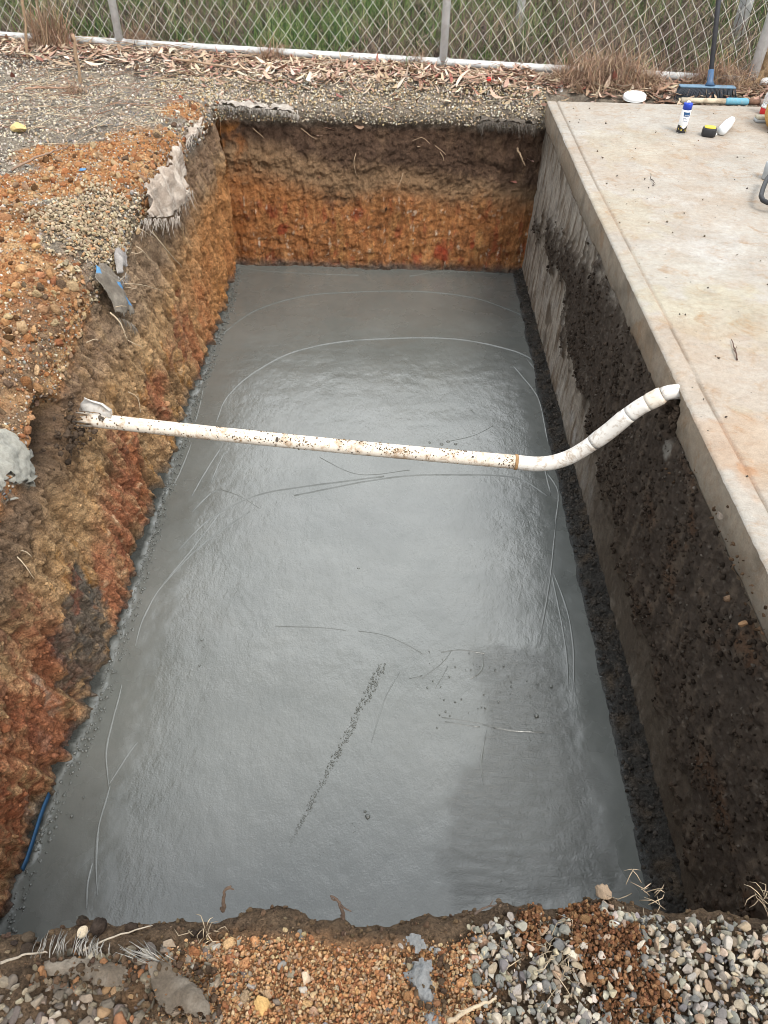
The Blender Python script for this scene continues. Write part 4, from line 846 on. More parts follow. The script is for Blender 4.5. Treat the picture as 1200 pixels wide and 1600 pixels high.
# ------------------------------------------------------------------ long grass beyond the fence
def blades(name, base, length, width, lean_az, lean, cols, mat, seg=4, droop=1.0, r=None):
    n = len(base); t = np.linspace(0, 1, seg+1)
    az = lean_az; d = np.stack([np.cos(az), np.sin(az), 0*az], 1); sd = np.stack([-np.sin(az), np.cos(az), 0*az], 1)
    sd = sd*np.cos(r.uniform(-1.2, 1.2, n))[:, None]+d*np.sin(r.uniform(-1.2, 1.2, n))[:, None]
    ang = lean[:, None]+(t[None]*droop)**1.5*lean[:, None]*1.6+0.0
    dx = np.cumsum(np.sin(ang), 1)-np.sin(ang[:, :1]); dz = np.cumsum(np.cos(ang), 1)-np.cos(ang[:, :1])
    L = (length/seg)[:, None]
    c = base[:, None, :]+d[:, None, :]*(dx*L)[..., None]+np.array([0, 0, 1.0])*(dz*L)[..., None]
    w = width[:, None]*(1-t[None]**1.5*.9)*.5
    V = np.stack([c-sd[:, None, :]*w[..., None], c+sd[:, None, :]*w[..., None]], 2).reshape(n, -1, 3)
    q = np.array([(2*k, 2*k+1, 2*k+3, 2*k+2) for k in range(seg)]); Fb = (q[None]+np.arange(n)[:, None, None]*(2*(seg+1))).reshape(-1, 4)
    cc = np.repeat(cols, 2*(seg+1), 0)
    return mesh(name, V.reshape(-1, 3), Fb, mat, col=cc)
rg = np.random.default_rng(41)
n_ = 52000; gx_ = rg.uniform(-4.6, 4.6, n_); gy_ = 4.80+3.6*rg.random(n_)**1.5+(-gx_*.128-.1)
gz_ = .02+.05*np.clip(gy_-5.2, 0, 9)*sstep(4.3, 5.6, gy_)-.02
pn = fbm(gx_, gy_*.6, 0*gx_, .9, 3); pn2 = fbm(gx_+9, gy_, 0*gx_, 2.2, 3)
dist = gy_-(4.66-gx_*.128)
green = sstep(.02, .25, pn2+.28*np.exp(-((gx_+.15)/.7)**2)*(dist < 1.2)-.18*np.exp(-((gx_-1.1)/.7)**2)+.22*np.exp(-((gx_+1.7)/.5)**2)+.15*sstep(1.2, 2.2, dist)-.03)
isg = rg.random(n_) < np.clip(green*.9+.12, 0, .95)
dryc = palette(n_, [(.25, .195, .125), (.16, .115, .085), (.08, .06, .048), (.46, .39, .28), (.19, .135, .115)], [4, 4, 5, 1.6, 3], .15)
grc = palette(n_, [(.10, .17, .045), (.05, .10, .028), (.16, .22, .07), (.30, .33, .16)], [4, 4, 3, 1.5], .15)
colg = np.where(isg[:, None], grc, dryc)
ln_ = np.where(isg, rg.uniform(.10, .34, n_), rg.uniform(.15, .55, n_))*(.7+.6*np.clip(dist/1.5, 0, 1)); 
o = blades('long_grass', np.stack([gx_, gy_, gz_], 1), ln_, np.where(isg, .006, .0042)*rg.uniform(.6, 1.5, n_), rg.uniform(0, 6.283, n_), np.clip(rg.normal(.45, .25, n_)+np.where(isg, 0, .18), .05, 1.2), colg, M_grass, 4, 1.0, rg)
stuff(o, 'long dry and green grass growing beyond the chain link fence', 'grass')

# ------------------------------------------------------------------ leaf litter
def leaf_geo(n, L, W, r, curl=1.0):
    t = np.linspace(0, 1, 7); w = np.sin(np.pi*np.clip(t, 0, 1)**.8)**.8; w[0] = .06; w[-1] = .02
    X_ = (t-.5)[None]*L[:, None]; bend = r.normal(0, .10, n)[:, None]*L[:, None]*(4*(t-.5)**2)[None]
    zc = r.uniform(-.05, .22, n)[:, None]*curl*L[:, None]*(4*(t-.5)**2)[None]
    cup = r.uniform(-.1, .7, n)[:, None]*W[:, None]*.5*w[None]
    tw = r.normal(0, .7, n)[:, None]*(t-.5)[None]
    V = []
    for s in (-1, 0, 1):
        yy = bend+s*w[None]*W[:, None]*.5*np.cos(tw); zz_ = zc+abs(s)*cup+s*w[None]*W[:, None]*.5*np.sin(tw); V.append(np.stack([X_, yy, zz_], -1))
    V = np.stack(V, 2).reshape(n, 21, 3); q = []
    for k in range(6):
        for s in (0, 1): q.append((k*3+s, (k+1)*3+s, (k+1)*3+s+1, k*3+s+1))
    return V, np.array(q)
LEAFC = [(.44, .32, .225), (.31, .20, .135), (.54, .43, .32), (.22, .13, .09), (.40, .25, .19), (.30, .12, .09), (.60, .51, .42)]
def place_rand(V, p, r, tilt=.28):
    n = len(V); az = r.uniform(0, 6.283, n); a = r.normal(0, tilt, n); b = r.normal(0, tilt*.6, n)
    ca, sa, cb_, sb = np.cos(a), np.sin(a), np.cos(b), np.sin(b); cz, sz = np.cos(az), np.sin(az)
    Ry = np.zeros((n, 3, 3)); Ry[:, 0, 0] = ca; Ry[:, 0, 2] = sa; Ry[:, 1, 1] = 1; Ry[:, 2, 0] = -sa; Ry[:, 2, 2] = ca
    Rx = np.zeros((n, 3, 3)); Rx[:, 0, 0] = 1; Rx[:, 1, 1] = cb_; Rx[:, 1, 2] = -sb; Rx[:, 2, 1] = sb; Rx[:, 2, 2] = cb_
    Rz = np.zeros((n, 3, 3)); Rz[:, 0, 0] = cz; Rz[:, 0, 1] = -sz; Rz[:, 1, 0] = sz; Rz[:, 1, 1] = cz; Rz[:, 2, 2] = 1
    return np.einsum('nij,nvj->nvi', Rz@Ry@Rx, V)+p[:, None, :]
rl = np.random.default_rng(51)
n_ = 2300; lx = rl.uniform(-2.6, 2.6, n_); fl_y = 4.575-lx*.128; ly = fl_y-np.abs(rl.normal(0, .15, n_))+rl.uniform(.08, .25, n_)*(rl.random(n_) < .1); ly = np.where(lx < -1.0, ly-rl.random(n_)**2*.22, ly); lx = np.concatenate([lx, rl.uniform(.75, 2.3, 420), rl.uniform(-1.2, .75, 700)]); ly = np.concatenate([ly, 4.10+rl.random(420)*.28, 4.34+rl.normal(0, .10, 700)]); kp = ~((lx > .72) & (ly < 4.10)); lx, ly = lx[kp], ly[kp]; n_ = len(lx)
lz = np.array([zat(a, b) for a, b in zip(lx, ly)])
V, q = leaf_geo(n_, rl.uniform(.035, .10, n_), rl.uniform(.009, .022, n_), rl); V = place_rand(V, np.stack([lx, ly, lz+rl.uniform(.004, .022, n_)], 1), rl)
stuff(mesh('leaf_litter', V.reshape(-1, 3), (q[None]+np.arange(n_)[:, None, None]*21).reshape(-1, 4), M_leaf, col=np.repeat(palette(n_, LEAFC, [5, 4, 4, 3, 4, 1.6, 2.5]), 21, 0), smooth=True), 'fallen dry gum leaves heaped along the foot of the fence', 'leaf litter')
n_ = 900; lx = rl.uniform(-2.4, 2.3, n_); ly = 4.62-lx*.128-np.abs(rl.normal(0, .16, n_)); ly = np.where((lx > .72) & (ly < 4.1), 4.12+rl.random(n_)*.25, ly); far_l = rl.random(n_) < .35; lx = np.where(far_l, rl.uniform(-1.9, -1.0, n_), lx); ly = np.where(far_l, rl.uniform(3.2, 4.4, n_), ly)
sv = MB.__new__(MB); sv.__init__()
for k in range(n_):
    L = rl.uniform(.04, .20); az = rl.uniform(0, 6.28); b0 = np.array([lx[k], ly[k], zat(lx[k], ly[k])+rl.uniform(.008, .03)]); d = np.array([math.cos(az), math.sin(az), rl.normal(0, .12)])*L; bd = rl.normal(0, .12, 3)*L*np.array([1, 1, .3])
    sv.tube([b0-d*.5, b0+bd, b0+d*.5], [.0014, .0016, .0008], 4, [(.42, .32, .22), (.30, .19, .13), (.22, .13, .09), (.5, .42, .3)][rl.integers(0, 4)], caps=False)
stuff(sv.build('straw_litter', M_root), 'thin straw and twig litter along the fence and over the left bank', 'straw')
# bigger single leaves
big = [(230,85),(150,108),(60,95),(250,118),(190,100),(300,105),(330,98),(270,88),(460,120),(505,112),(480,126),(540,132),(590,128),(640,118),(660,124),(720,126),(735,128),(820,122),(812,118),(858,128),(905,138),(950,132),(960,130),(975,136),(840,140),(775,140),(790,134),(700,140),(620,140),(560,138),(440,112),(420,122),(380,112),(350,122),(118,98),(98,108),(88,88),(20,120),(215,112)]
nl = len(big); V, q = leaf_geo(nl, rl.uniform(.075, .13, nl), rl.uniform(.018, .03, nl), rl, 1.3)
pz = np.zeros((nl, 3)); V = place_rand(V, pz, rl, .4)
for k, (px, py) in enumerate(big):
    p0 = at(px, py, .03); p0[2] = zat(p0[0], p0[1])+.035
    o = mesh('dead_leaf', V[k], q, M_leaf, col=np.tile(palette(1, LEAFC, [5, 3, 5, 1, 4, 1, 3]), (21, 1)), smooth=True); o.location = p0
    tag(o, 'large curled dry gum leaf lying in the litter strip in front of the fence', 'leaf', 'large dry leaves in the litter')
p0 = at(397, 88, .06); o = mesh('dead_leaf', place_rand(*[leaf_geo(1, np.array([.10]), np.array([.03]), rl)[0]], np.zeros((1, 3)), rl)[0], q, M_leaf, col=np.tile((.62, .55, .46), (21, 1)), smooth=True)
p0 = at(535, 92, .07); o.location = p0; o.rotation_euler = (0.2, 1.25, .4); tag(o, 'pale upright leaf propped against the bottom rail left of the middle post', 'leaf')
# mounds and tufts of dry grass
def tuft(name, c, rx, ry, hgt, n, cols, label, seed, L=(.12, .3), wd=.0028, spread=.9):
    r = np.random.default_rng(seed); a = r.uniform(0, 6.283, n); k = np.sqrt(r.random(n)); bx_ = np.cos(a)*k*rx; by2 = np.sin(a)*k*ry
    base = np.stack([bx_, by2, hgt*(1-k**2)*r.random(n)], 1)
    o = blades(name, base, r.uniform(*L, n), np.full(n, wd)*r.uniform(.6, 1.4, n), r.uniform(0, 6.283, n), np.clip(r.normal(spread, .35, n), .05, 1.7), palette(n, cols, [1]*len(cols), .15), M_grass, 5, 1.0, r)
    o.location = c; return tag(o, label, 'grass')
HAY = [(.33, .22, .14), (.26, .16, .105), (.42, .31, .21), (.20, .12, .085)]
def hay(px, py, rx, ry, h_, n, label, seed, **k): p = at(px, py, 0.0); p[2] = zat(p[0], p[1]); return tuft('dry_grass_mound', p, rx, ry, h_, n, HAY, label, seed, **k)
hay(945, 134, .30, .11, .13, 2600, 'large mound of brown dry grass against the fence behind the far slab edge', 61, L=(.07, .22), spread=.9, wd=.0034)
hay(1125, 138, .20, .10, .09, 1500, 'low mound of reddish dry grass at the fence behind the broom', 62, L=(.06, .2), spread=.95, wd=.0034)
hay(82, 78, .10, .07, .10, 420, 'bristling tuft of dry straw at the fence beside the tall thin stake', 63, L=(.12, .26), wd=.004, spread=.45)
hay(425, 96, .08, .05, .05, 260, 'small tuft of straw on the rail left of the middle fence post', 64, L=(.06, .16))
hay(650, 108, .07, .05, .05, 200, 'small tuft of straw at the foot of the middle fence post', 65, L=(.06, .16))
hay(215, 76, .08, .05, .05, 240, 'small tuft of straw at the foot of the left fence post', 66, L=(.06, .18))
hay(115, 146, .05, .04, .03, 160, 'small pale tuft of dead grass on the left gravel', 67, L=(.04, .10))
# ------------------------------------------------------------------ tools and rubbish on and behind the slab
M_blue = mat_plain('blue_plastic', (.06, .12, .22), .45, .12, 40)
M_lblue = mat_plain('pale_blue_grip', (.12, .33, .44), .6, .15, 60, 0, 0, .3, (.3, .27, .22), .4)
M_black = mat_plain('black_rubber', (.022, .022, .024), .5, .2, 60)
M_bris = mat_plain('dark_bristle', (.038, .046, .058), .7, .3, 120)
M_white = mat_plain('white_plastic', (.78, .78, .77), .4, .05, 20)
M_dgrey = mat_plain('dark_steel_tube', (.06, .062, .07), .45, .2, 30, 0, .3)
M_yel = mat_plain('yellow_plastic', (.72, .52, .06), .5, .1, 30)
M_red = mat_plain('red_plastic', (.55, .02, .02), .4, .1, 30)
M_royal = mat_plain('royal_blue_cap', (.015, .05, .42), .35, .08, 30)
M_print = mat_plain('navy_print', (.02, .08, .20), .4, .1, 30)
M_yprint = mat_plain('yellow_print', (.62, .47, .08), .4, .1, 30)
M_cream = mat_plain('cream_handle', (.52, .45, .34), .7, .2, 30, 0, 0, .3, (.2, .15, .1), .6)
M_leath = mat_plain('tan_suede', (.30, .21, .12), .9, .25, 50, .003, 0, .2, (.14, .09, .05), .5)
M_sole = mat_plain('boot_sole', (.33, .23, .13), .85, .2, 60)
M_straw = mat_plain('straw_fibre', (.50, .30, .09), .8, .3, 60, .002)
M_greyp = mat_plain('grey_casting', (.38, .40, .41), .5, .1, 30)
M_rust = mat_plain('rusty_steel', (.15, .085, .055), .85, .4, 50, .002)
M_stick = mat_plain('dry_stick', (.34, .235, .15), .85, .35, 40, .002)
M_batten = mat_plain('pale_batten', (.42, .34, .25), .9, .3, 14, .003, 0, .2, (.22, .15, .1), .7)
tcl = NT('clear_plastic'); tcl.put(tcl.b.inputs['Base Color'], (.93, .95, .96)); tcl.put(tcl.b.inputs['Roughness'], .12); tcl.put(tcl.b.inputs['Transmission Weight'], .75); tcl.put(tcl.b.inputs['IOR'], 1.3); M_clear = tcl.m

def frame(o, zdir, xdir=(1, 0, 0)):
    zz = Vector(zdir).normalized(); xx = Vector(xdir); xx = (xx-zz*xx.dot(zz)).normalized(); yy = zz.cross(xx)
    return Matrix(((xx.x, yy.x, zz.x, o[0]), (xx.y, yy.y, zz.y, o[1]), (xx.z, yy.z, zz.z, o[2]), (0, 0, 0, 1)))

# broom leaning on the fence
b0 = at(1099, 158, -.01); bz = zat(b0[0], b0[1]); b0 = at(1099, 158, bz)
br = thing('broom', 'push broom with blue head and black bristles leaning against the fence', 'broom', tuple(b0))
hw = .150
m = MB(); m.box((-hw*.93, -.020, .062), (hw*.93, .022, .071), bev=.003); m.build('head', mat_plain('worn_blue_plastic', (.13, .22, .31), .6, .2, 60), br)
m = MB(); rb = np.random.default_rng(71)
for k in range(44):
    for q in range(5):
        x0 = -hw+.006+(2*hw-.012)*k/43; y0 = -.017+.009*q; sp = x0/hw*.022; 
        m.tube([(x0*.93, y0, .063), (x0*.97+sp*.5+rb.normal()*.0015, y0-.006+rb.normal()*.002, .030), (x0+sp+rb.normal()*.003, y0*1.5-.012+rb.normal()*.003, .001)], [.0030, .0030, .0022], 4)
m.build('bristles', M_bris, br)
hd0 = np.array([0.01, .004, .071]); tip = aty(1123, 0, b0[1]+.19)-b0; hdv = (tip-hd0)/np.linalg.norm(tip-hd0)
m = MB(); m.tube([hd0-hdv*.004, hd0+hdv*.02, hd0+hdv*.07], [.026, .015, .0145], 12); m.build('socket', M_blue, br, True)
m = MB(); m.tube([hd0+hdv*.06, hd0+hdv*1.18], .0118, 12); m.build('handle', M_dgrey, br, True)
m = MB(); m.tube([hd0+hdv*1.18, hd0+hdv*1.20], .0135, 12); m.build('end_cap', M_white, br, True)
# pole tool lying along the slab edge
p0, p1 = at(1084, 163, .014), at(1215, 160, .014); p0[1] = p1[1] = 4.098; p1[1] = 4.10; t0 = thing('pole_tool', 'long handled tool with pale blue grip lying along the back edge of the slab', 'pole', tuple(p0)); dv = p1-p0
pt = lambda a: dv*a
m = MB(); m.tube([pt(-.1), pt(.42)], .0125, 12); m.build('shaft', M_cream, t0, True)
m = MB(); m.tube([pt(.40), pt(.42), pt(.64), pt(.66)], [.013, .0165, .0165, .013], 14); m.build('grip', M_lblue, t0, True)
m = MB(); m.tube([pt(.655), pt(.80)], .0125, 12); m.build('shaft', M_rust, t0, True); m = MB(); m.tube([pt(.79), pt(.82), pt(1.6)], [.016, .015, .014], 12); m.build('socket', mat_plain('dull_brown_socket', (.24, .18, .15), .7, .3), t0, True)
# spray can
s0 = at(1063.5, 207, .0015); can = thing('spray_can', 'white spray can with royal blue cap and black yellow lower label standing on the slab', 'spray can', tuple(s0))
R_ = .0305; can.scale = (.66, .66, .66)
M_cw = mat_plain('can_white', (.80, .81, .82), .3, .04, 20); M_cb = mat_plain('can_black', (.02, .02, .022), .35, .2, 40)
m = MB(); m.lathe([(.027, 0), (R_, .003), (R_, .142), (.028, .149), (.020, .153)], 32); m.build('body', M_cw, can, True)
m = MB(); m.lathe([(R_+.0006, .004), (R_+.0006, .050)], 32, caps=False); m.build('lower_label', M_cb, can, True)
m = MB(); m.lathe([(.0295, .146), (.0295, .180), (.028, .184), (.0, .185)], 32); m.build('cap', M_royal, can, True)
m = MB(); m.tube([(-.012, 0, .184), (-.004, 0, .193), (.012, 0, .188)], [.006, .008, .004], 10); m.build('nozzle', M_white, can, True)
def wrap_patch(name, a0, a1, z0, z1, mat, r, skew=0.0):
    n = 12; a = np.linspace(a0, a1, n); V = []; 
    for z_ in (z0, z1): V.append(np.stack([r*np.sin(a+skew*(z_-z0)), -r*np.cos(a+skew*(z_-z0)), np.full(n, z_)], 1))
    return mesh(name, np.concatenate(V), [(k, k+1, n+k+1, n+k) for k in range(n-1)], mat, can, smooth=True)
wrap_patch('logo_panel', -.62, .78, .108, .134, M_print, R_+.0008, -6)
def wrap_text(txt, size, zc, mat, r, name, ac=0.0):
    cu = bpy.data.curves.new('tmp', 'FONT'); cu.body = txt; cu.size = size; cu.align_x = 'CENTER'; to = bpy.data.objects.new('tmp', cu); COL.objects.link(to)
    dg = bpy.context.evaluated_depsgraph_get(); me = bpy.data.meshes.new_from_object(to.evaluated_get(dg)); bpy.data.objects.remove(to); 
    for v in me.vertices:
        a = v.co.x/r+ac; v.co = (r*math.sin(a), -r*math.cos(a), zc+v.co.y)
    me.name = name; me.materials.clear(); me.materials.append(mat); o = bpy.data.objects.new(name, me); COL.objects.link(o); o.parent = can; return o
wrap_text('MARK', .012, .111, M_white, R_+.0014, 'lettering', .05)
wrap_text('SPRAY', .0135, .090, M_print, R_+.0009, 'lettering'); wrap_text('MARK', .0115, .076, M_print, R_+.0009, 'lettering')
rb = np.random.default_rng(72)
m = MB()
for k in range(26):
    a = rb.uniform(-1.3, 1.2); z_ = rb.uniform(.012, .046); w_ = rb.uniform(.05, .22); r = R_+.0012; hh_ = rb.uniform(.0015, .005); m.add([(r*math.sin(a), -r*math.cos(a), z_), (r*math.sin(a+w_), -r*math.cos(a+w_), z_), (r*math.sin(a+w_), -r*math.cos(a+w_), z_+hh_), (r*math.sin(a), -r*math.cos(a), z_+hh_)], [(0, 1, 2, 3)])
m.build('lower_print', M_yprint, can)
m = MB(); a = np.linspace(-.75, .75, 14); zt = .050-.0+.0*a; V = [(R_+.001)*np.array([math.sin(q), -math.cos(q), 0])+np.array([0, 0, .0505]) for q in a]+[(R_+.001)*np.array([math.sin(q), -math.cos(q), 0])+np.array([0, 0, .0505-.016*math.cos(q*2.05)]) for q in a]; m.add(V, [(k+14, k+15, k+1, k) for k in range(13)]); m.build('label_curve', M_cw, can)
# black and yellow tape
s0 = at(1106, 212, .001); tp = thing('tape_measure', 'small black rubber tape measure with yellow top face on the slab', 'tape measure', tuple(s0)); tp.rotation_euler = (0, 0, -.25)
def squircle(name, w, d, z0, z1, mat, parent, k=.62, ins=.0):
    n = 32; a = np.arange(n)*2*math.pi/n; cx = np.sign(np.cos(a))*np.abs(np.cos(a))**k*w; cy = np.sign(np.sin(a))*np.abs(np.sin(a))**k*d
    V = []; rings = [(.9, z0), (1, z0+.004), (1.03, (z0+z1)/2), (1, z1-.004), (.93, z1)]
    for s_, z_ in rings: V.append(np.stack([cx*s_, cy*s_, np.full(n, z_)], 1))
    F = [(r_2*n+q, r_2*n+(q+1) % n, (r_2+1)*n+(q+1) % n, (r_2+1)*n+q) for r_2 in range(4) for q in range(n)]+[tuple(range(n))[::-1], tuple(4*n+q for q in range(n))]
    return mesh(name, np.concatenate(V), F, mat, parent, smooth=False)
squircle('case', .030, .026, 0, .034, M_black, tp); squircle('top_face', .024, .020, .0335, .0385, M_yel, tp)
m = MB(); m.box((.027, -.006, .006), (.036, .006, .012)); m.build('hook', M_galv, tp)
# small clear bottle lying on its side
a0, a1 = at(1128, 204, .0225), at(1143, 188, .0225); bt = thing('small_bottle', 'small translucent white bottle lying on its side on the slab', 'bottle', tuple(a0)); dz = a1-a0; Lb = np.linalg.norm(dz); MF = frame((0, 0, 0), dz)
m = MB(); m.lathe([(.003, -.004), (.016, 0), (.0215, .007), (.0215, Lb*.66), (.019, Lb*.80), (.014, Lb*.92)], 24, M=MF); m.build('body', mat_plain('translucent_white', (.72, .75, .76), .25, .06, 30), bt, True)
m = MB(); m.lathe([(.0218, .014), (.0219, .015), (.0219, Lb*.55), (.0218, Lb*.56)], 24, M=MF, caps=False); m.build('label', mat_plain('faded_label', (.62, .66, .68), .5, .4, 120), bt, True)
m = MB(); m.lathe([(.0155, Lb*.90), (.0155, Lb*1.02), (.013, Lb*1.05)], 20, M=MF); m.build('cap', M_white, bt, True)
# bottle with red base at the frame edge
s0 = at(1197, 178, .001); rbt = thing('red_banded_bottle', 'clear bottle with red base and red cap at the back right of the slab', 'bottle', tuple(s0))
m = MB(); m.lathe([(.030, 0), (.032, .004), (.032, .026), (.030, .030)], 24); m.build('base', M_red, rbt, True)
m = MB(); m.lathe([(.033, .0295), (.033, .037), (.030, .038)], 24); m.build('collar', M_white, rbt, True)
m = MB(); m.lathe([(.030, .037), (.031, .06), (.029, .085), (.020, .100)], 24); m.build('body', M_clear, rbt, True)
m = MB(); m.lathe([(.021, .098), (.021, .112), (.018, .115)], 24); m.build('cap', M_red, rbt, True)
s0 = at(1191, 190, .001); bk_ = thing('sanding_block', 'small pale block in front of the red banded bottle', 'block', tuple(s0)); m = MB(); m.box((-.034, -.018, .012), (.06, .02, .026), bev=.003); m.build('pad', mat_plain('pale_pad', (.52, .47, .36), .9, .2), bk_); m = MB(); m.box((-.036, -.02, 0), (.062, .022, .0125), bev=.002); m.build('base', M_greyp, bk_)
# ribbed straw basket cut by the frame
s0 = at(1197, 205, .0); bs_ = thing('ribbed_basket', 'straw coloured ribbed basket at the right frame edge of the slab', 'basket', (s0[0]+.115, s0[1]+.02, .0))
n = 96; V = []; prof = [(.085, 0), (.105, .012), (.125, .05), (.128, .09), (.118, .125)]
for r, z_ in prof:
    a = np.arange(n)*2*math.pi/n; rr = r*(1+.018*np.cos(a*32)); V.append(np.stack([rr*np.cos(a), rr*np.sin(a), np.full(n, z_)], 1))
F = [(k*n+q, k*n+(q+1) % n, (k+1)*n+(q+1) % n, (k+1)*n+q) for k in range(4) for q in range(n)]+[tuple(range(n))[::-1]]
o = mesh('body', np.concatenate(V), F, M_straw, bs_, smooth=True); sm = o.modifiers.new('wall', 'SOLIDIFY'); sm.thickness = .004
m = MB(); a = np.linspace(0, 2*math.pi, 49); m.tube(np.stack([.118*np.cos(a), .118*np.sin(a), np.full(49, .127)], 1), .006, 8); m.build('rim', M_straw, bs_, True)
# black D handled tool
q1, q2 = at(1190, 308, .008), at(1199, 272, .03); tl = thing('handled_tool', 'tool with black loop handle and grey head lying at the right of the slab', 'tool', tuple(at(1190, 308, 0))); to_ = np.array(tl.location)
m = MB(); lp = [at(1203, 274, .045), at(1198, 280, .045), at(1192, 295, .042), at(1189, 306, .040), at(1192, 313, .038), at(1200, 317, .036), at(1214, 320, .036), at(1226, 316, .036), at(1231, 300, .04), at(1228, 280, .045)]; m.tube(np.array(lp)-to_, .0085, 10); m.build('handle', M_black, tl, True)
c = at(1199, 284, .0)-to_; m = MB(); m.lathe([(.014, .0), (.018, .004), (.018, .030), (.020, .034), (.020, .062), (.017, .066)], 20, M=frame((c[0]+.004, c[1]+.03, 0), (0, 0, 1))); m.build('head', M_greyp, tl, True)
m = MB(); m.box((c[0]+.025, c[1]-.09, 0), (c[0]+.16, c[1]+.05, .05), bev=.012); m.build('body', M_black, tl)
# work boot beside the fence
s0 = at(1150, 147, .0); bzz = zat(s0[0], s0[1])-.01; s0 = at(1153, 145, bzz); bo = thing('work_boot', 'worn tan suede work boot lying by the fence behind the slab', 'boot', tuple(s0)); bo.rotation_euler = (0, .06, .50); bo.scale = (.56, .70, .78)
secs = [(.0, .020, .030, .028), (.012, .036, .058, .020), (.04, .044, .068, .016), (.08, .047, .068, .014), (.12, .044, .080, .013), (.16, .038, .105, .013), (.19, .037, .150, .013), (.225, .038, .152, .014), (.262, .035, .150, .016), (.282, .022, .142, .022)]
V = []; n = 20
for xs_, w_, top, bot in secs:
    a = np.arange(n)*2*math.pi/n; cz = (top+bot)/2; hz = (top-bot)/2; V.append(np.stack([np.full(n, xs_)+np.clip(np.sin(a), 0, 1)*.02*(xs_ > .1), np.sign(np.cos(a))*np.abs(np.cos(a))**.8*w_, cz+np.sin(a)*hz], 1))
F = [(k*n+q, k*n+(q+1) % n, (k+1)*n+(q+1) % n, (k+1)*n+q) for k in range(len(secs)-1) for q in range(n)]+[tuple(range(n))[::-1], tuple((len(secs)-1)*n+q for q in range(n))]
mesh('upper', np.concatenate(V), F, M_leath, bo, smooth=True)
m = MB(); m.tube([(.236, 0, .10), (.240, 0, .15), (.250, 0, .20), (.262, 0, .235)], [.044, .045, .047, .050], 20); m.build('shaft', M_leath, bo, True)
n = 28; a = np.arange(n)*2*math.pi/n; ox = .142+.146*np.cos(a); oy = np.where(ox < .14, .048, .041)*np.sin(a)*(1-.25*np.exp(-((ox-.15)/.05)**2)); V = [np.stack([ox, oy*s_, np.full(n, z_)+np.clip(.04-ox, 0, 1)*.25], 1) for s_, z_ in ((.95, 0), (1.02, .004), (1.02, .018), (.97, .022))]
F = [(k*n+q, k*n+(q+1) % n, (k+1)*n+(q+1) % n, (k+1)*n+q) for k in range(3) for q in range(n)]+[tuple(range(n))[::-1], tuple(3*n+q for q in range(n))]
mesh('sole', np.concatenate(V), F, M_sole, bo)
m = MB()
for k in range(5): x0 = .115+.02*k; z0 = .075+.018*k; m.tube([(x0, -.025, z0), (x0+.004, 0, z0+.012), (x0, .025, z0)], .0025, 6)
m.build('laces', mat_plain('brown_lace', (.16, .11, .07), .8, .2), bo)
# white lid, wood block, pipe stub, stakes, batten, ball
s0 = at(991, 152, .0); z_ = zat(s0[0], s0[1])+.028; s0 = at(991, 154, z_); ld = thing('tub_cover', 'round white plastic tub cover lying in the leaf litter behind the slab', 'tub cover', tuple(s0)); ld.rotation_euler = (.10, -.06, 0)
m = MB(); m.lathe([(.054, 0), (.0555, .002), (.0555, .016), (.052, .019), (.047, .0165), (.0, .0165)], 40); m.build('disc', M_white, ld, True)
m = MB(); a = np.linspace(0, 2*math.pi, 41); m.tube(np.stack([.0556*np.cos(a), .0556*np.sin(a), np.full(41, .003)], 1), .0016, 6); m.build('rim', M_white, ld, True)
s0 = at(892, 157, -.0); wb_ = thing('timber_block', 'short weathered timber block lying behind the near left corner of the slab back edge', 'timber', (s0[0], 4.112, zat(s0[0], 4.115)+.004)); m = MB(); m.box((-.045, -.02, -.004), (.052, .025, .028), bev=.003); o = m.build('block', M_wood, wb_); wb_.rotation_euler = (.05, .03, .08)
q0, q1 = at(893, 150, .03), at(882, 136, .05)
st_ = thing('pipe_stub', 'short grey pipe stub sticking up behind the timber block', 'pipe', (q0[0], 4.165, zat(q0[0], 4.165))); m = MB(); m.tube([(0, 0, -.02), (-.022, .11, .045)], .0125, 14); o = m.build('tube', M_galv, st_, True); sm = o.modifiers.new('w', 'SOLIDIFY'); sm.thickness = .002
def stake(px, py, px2, py2, lab, mat, w, d, dy=0.0):
    b_0 = at(px, py, .0); b_0[2] = zat(b_0[0], b_0[1]); b_0 = at(px, py, b_0[2]); tp_ = aty(px2, py2, b_0[1]+dy)-b_0; ln_2 = np.linalg.norm(tp_)
    t = thing('stake', lab, 'stake', tuple(b_0)); m = MB(); MF = frame((0, 0, 0), tp_)
    n = 9; 
    m.tube([(0, 0, -.08)]+[tuple(tp_*q/(n-1)+np.array([rng.normal()*.0022, rng.normal()*.0022, 0])) for q in range(n)], [w]+[w*(1+.12*rng.normal()) for q in range(n)], 6, squash=d); m.build('shaft', mat, t); return t
stake(43, 90, 31, -60, 'tall thin weathered stake at the far left in front of the fence', M_stick, .0085, .8)
t = stake(126, 131, 113, 54, 'short stake with dark broken top in the left gravel', M_stick, .0095, .8)
p_ = aty(113, 54, at(126, 131)[1])-np.array(t.location); m = MB(); m.tube([p_*.86, p_*1.0, p_*1.03+np.array([.004, 0, 0])], [.0115, .012, .004], 7); m.build('broken_top', M_rust, t)
stake(931, 160, 939, 124, 'rusty brown flat stake just behind the slab edge', M_rust, .012, .5)
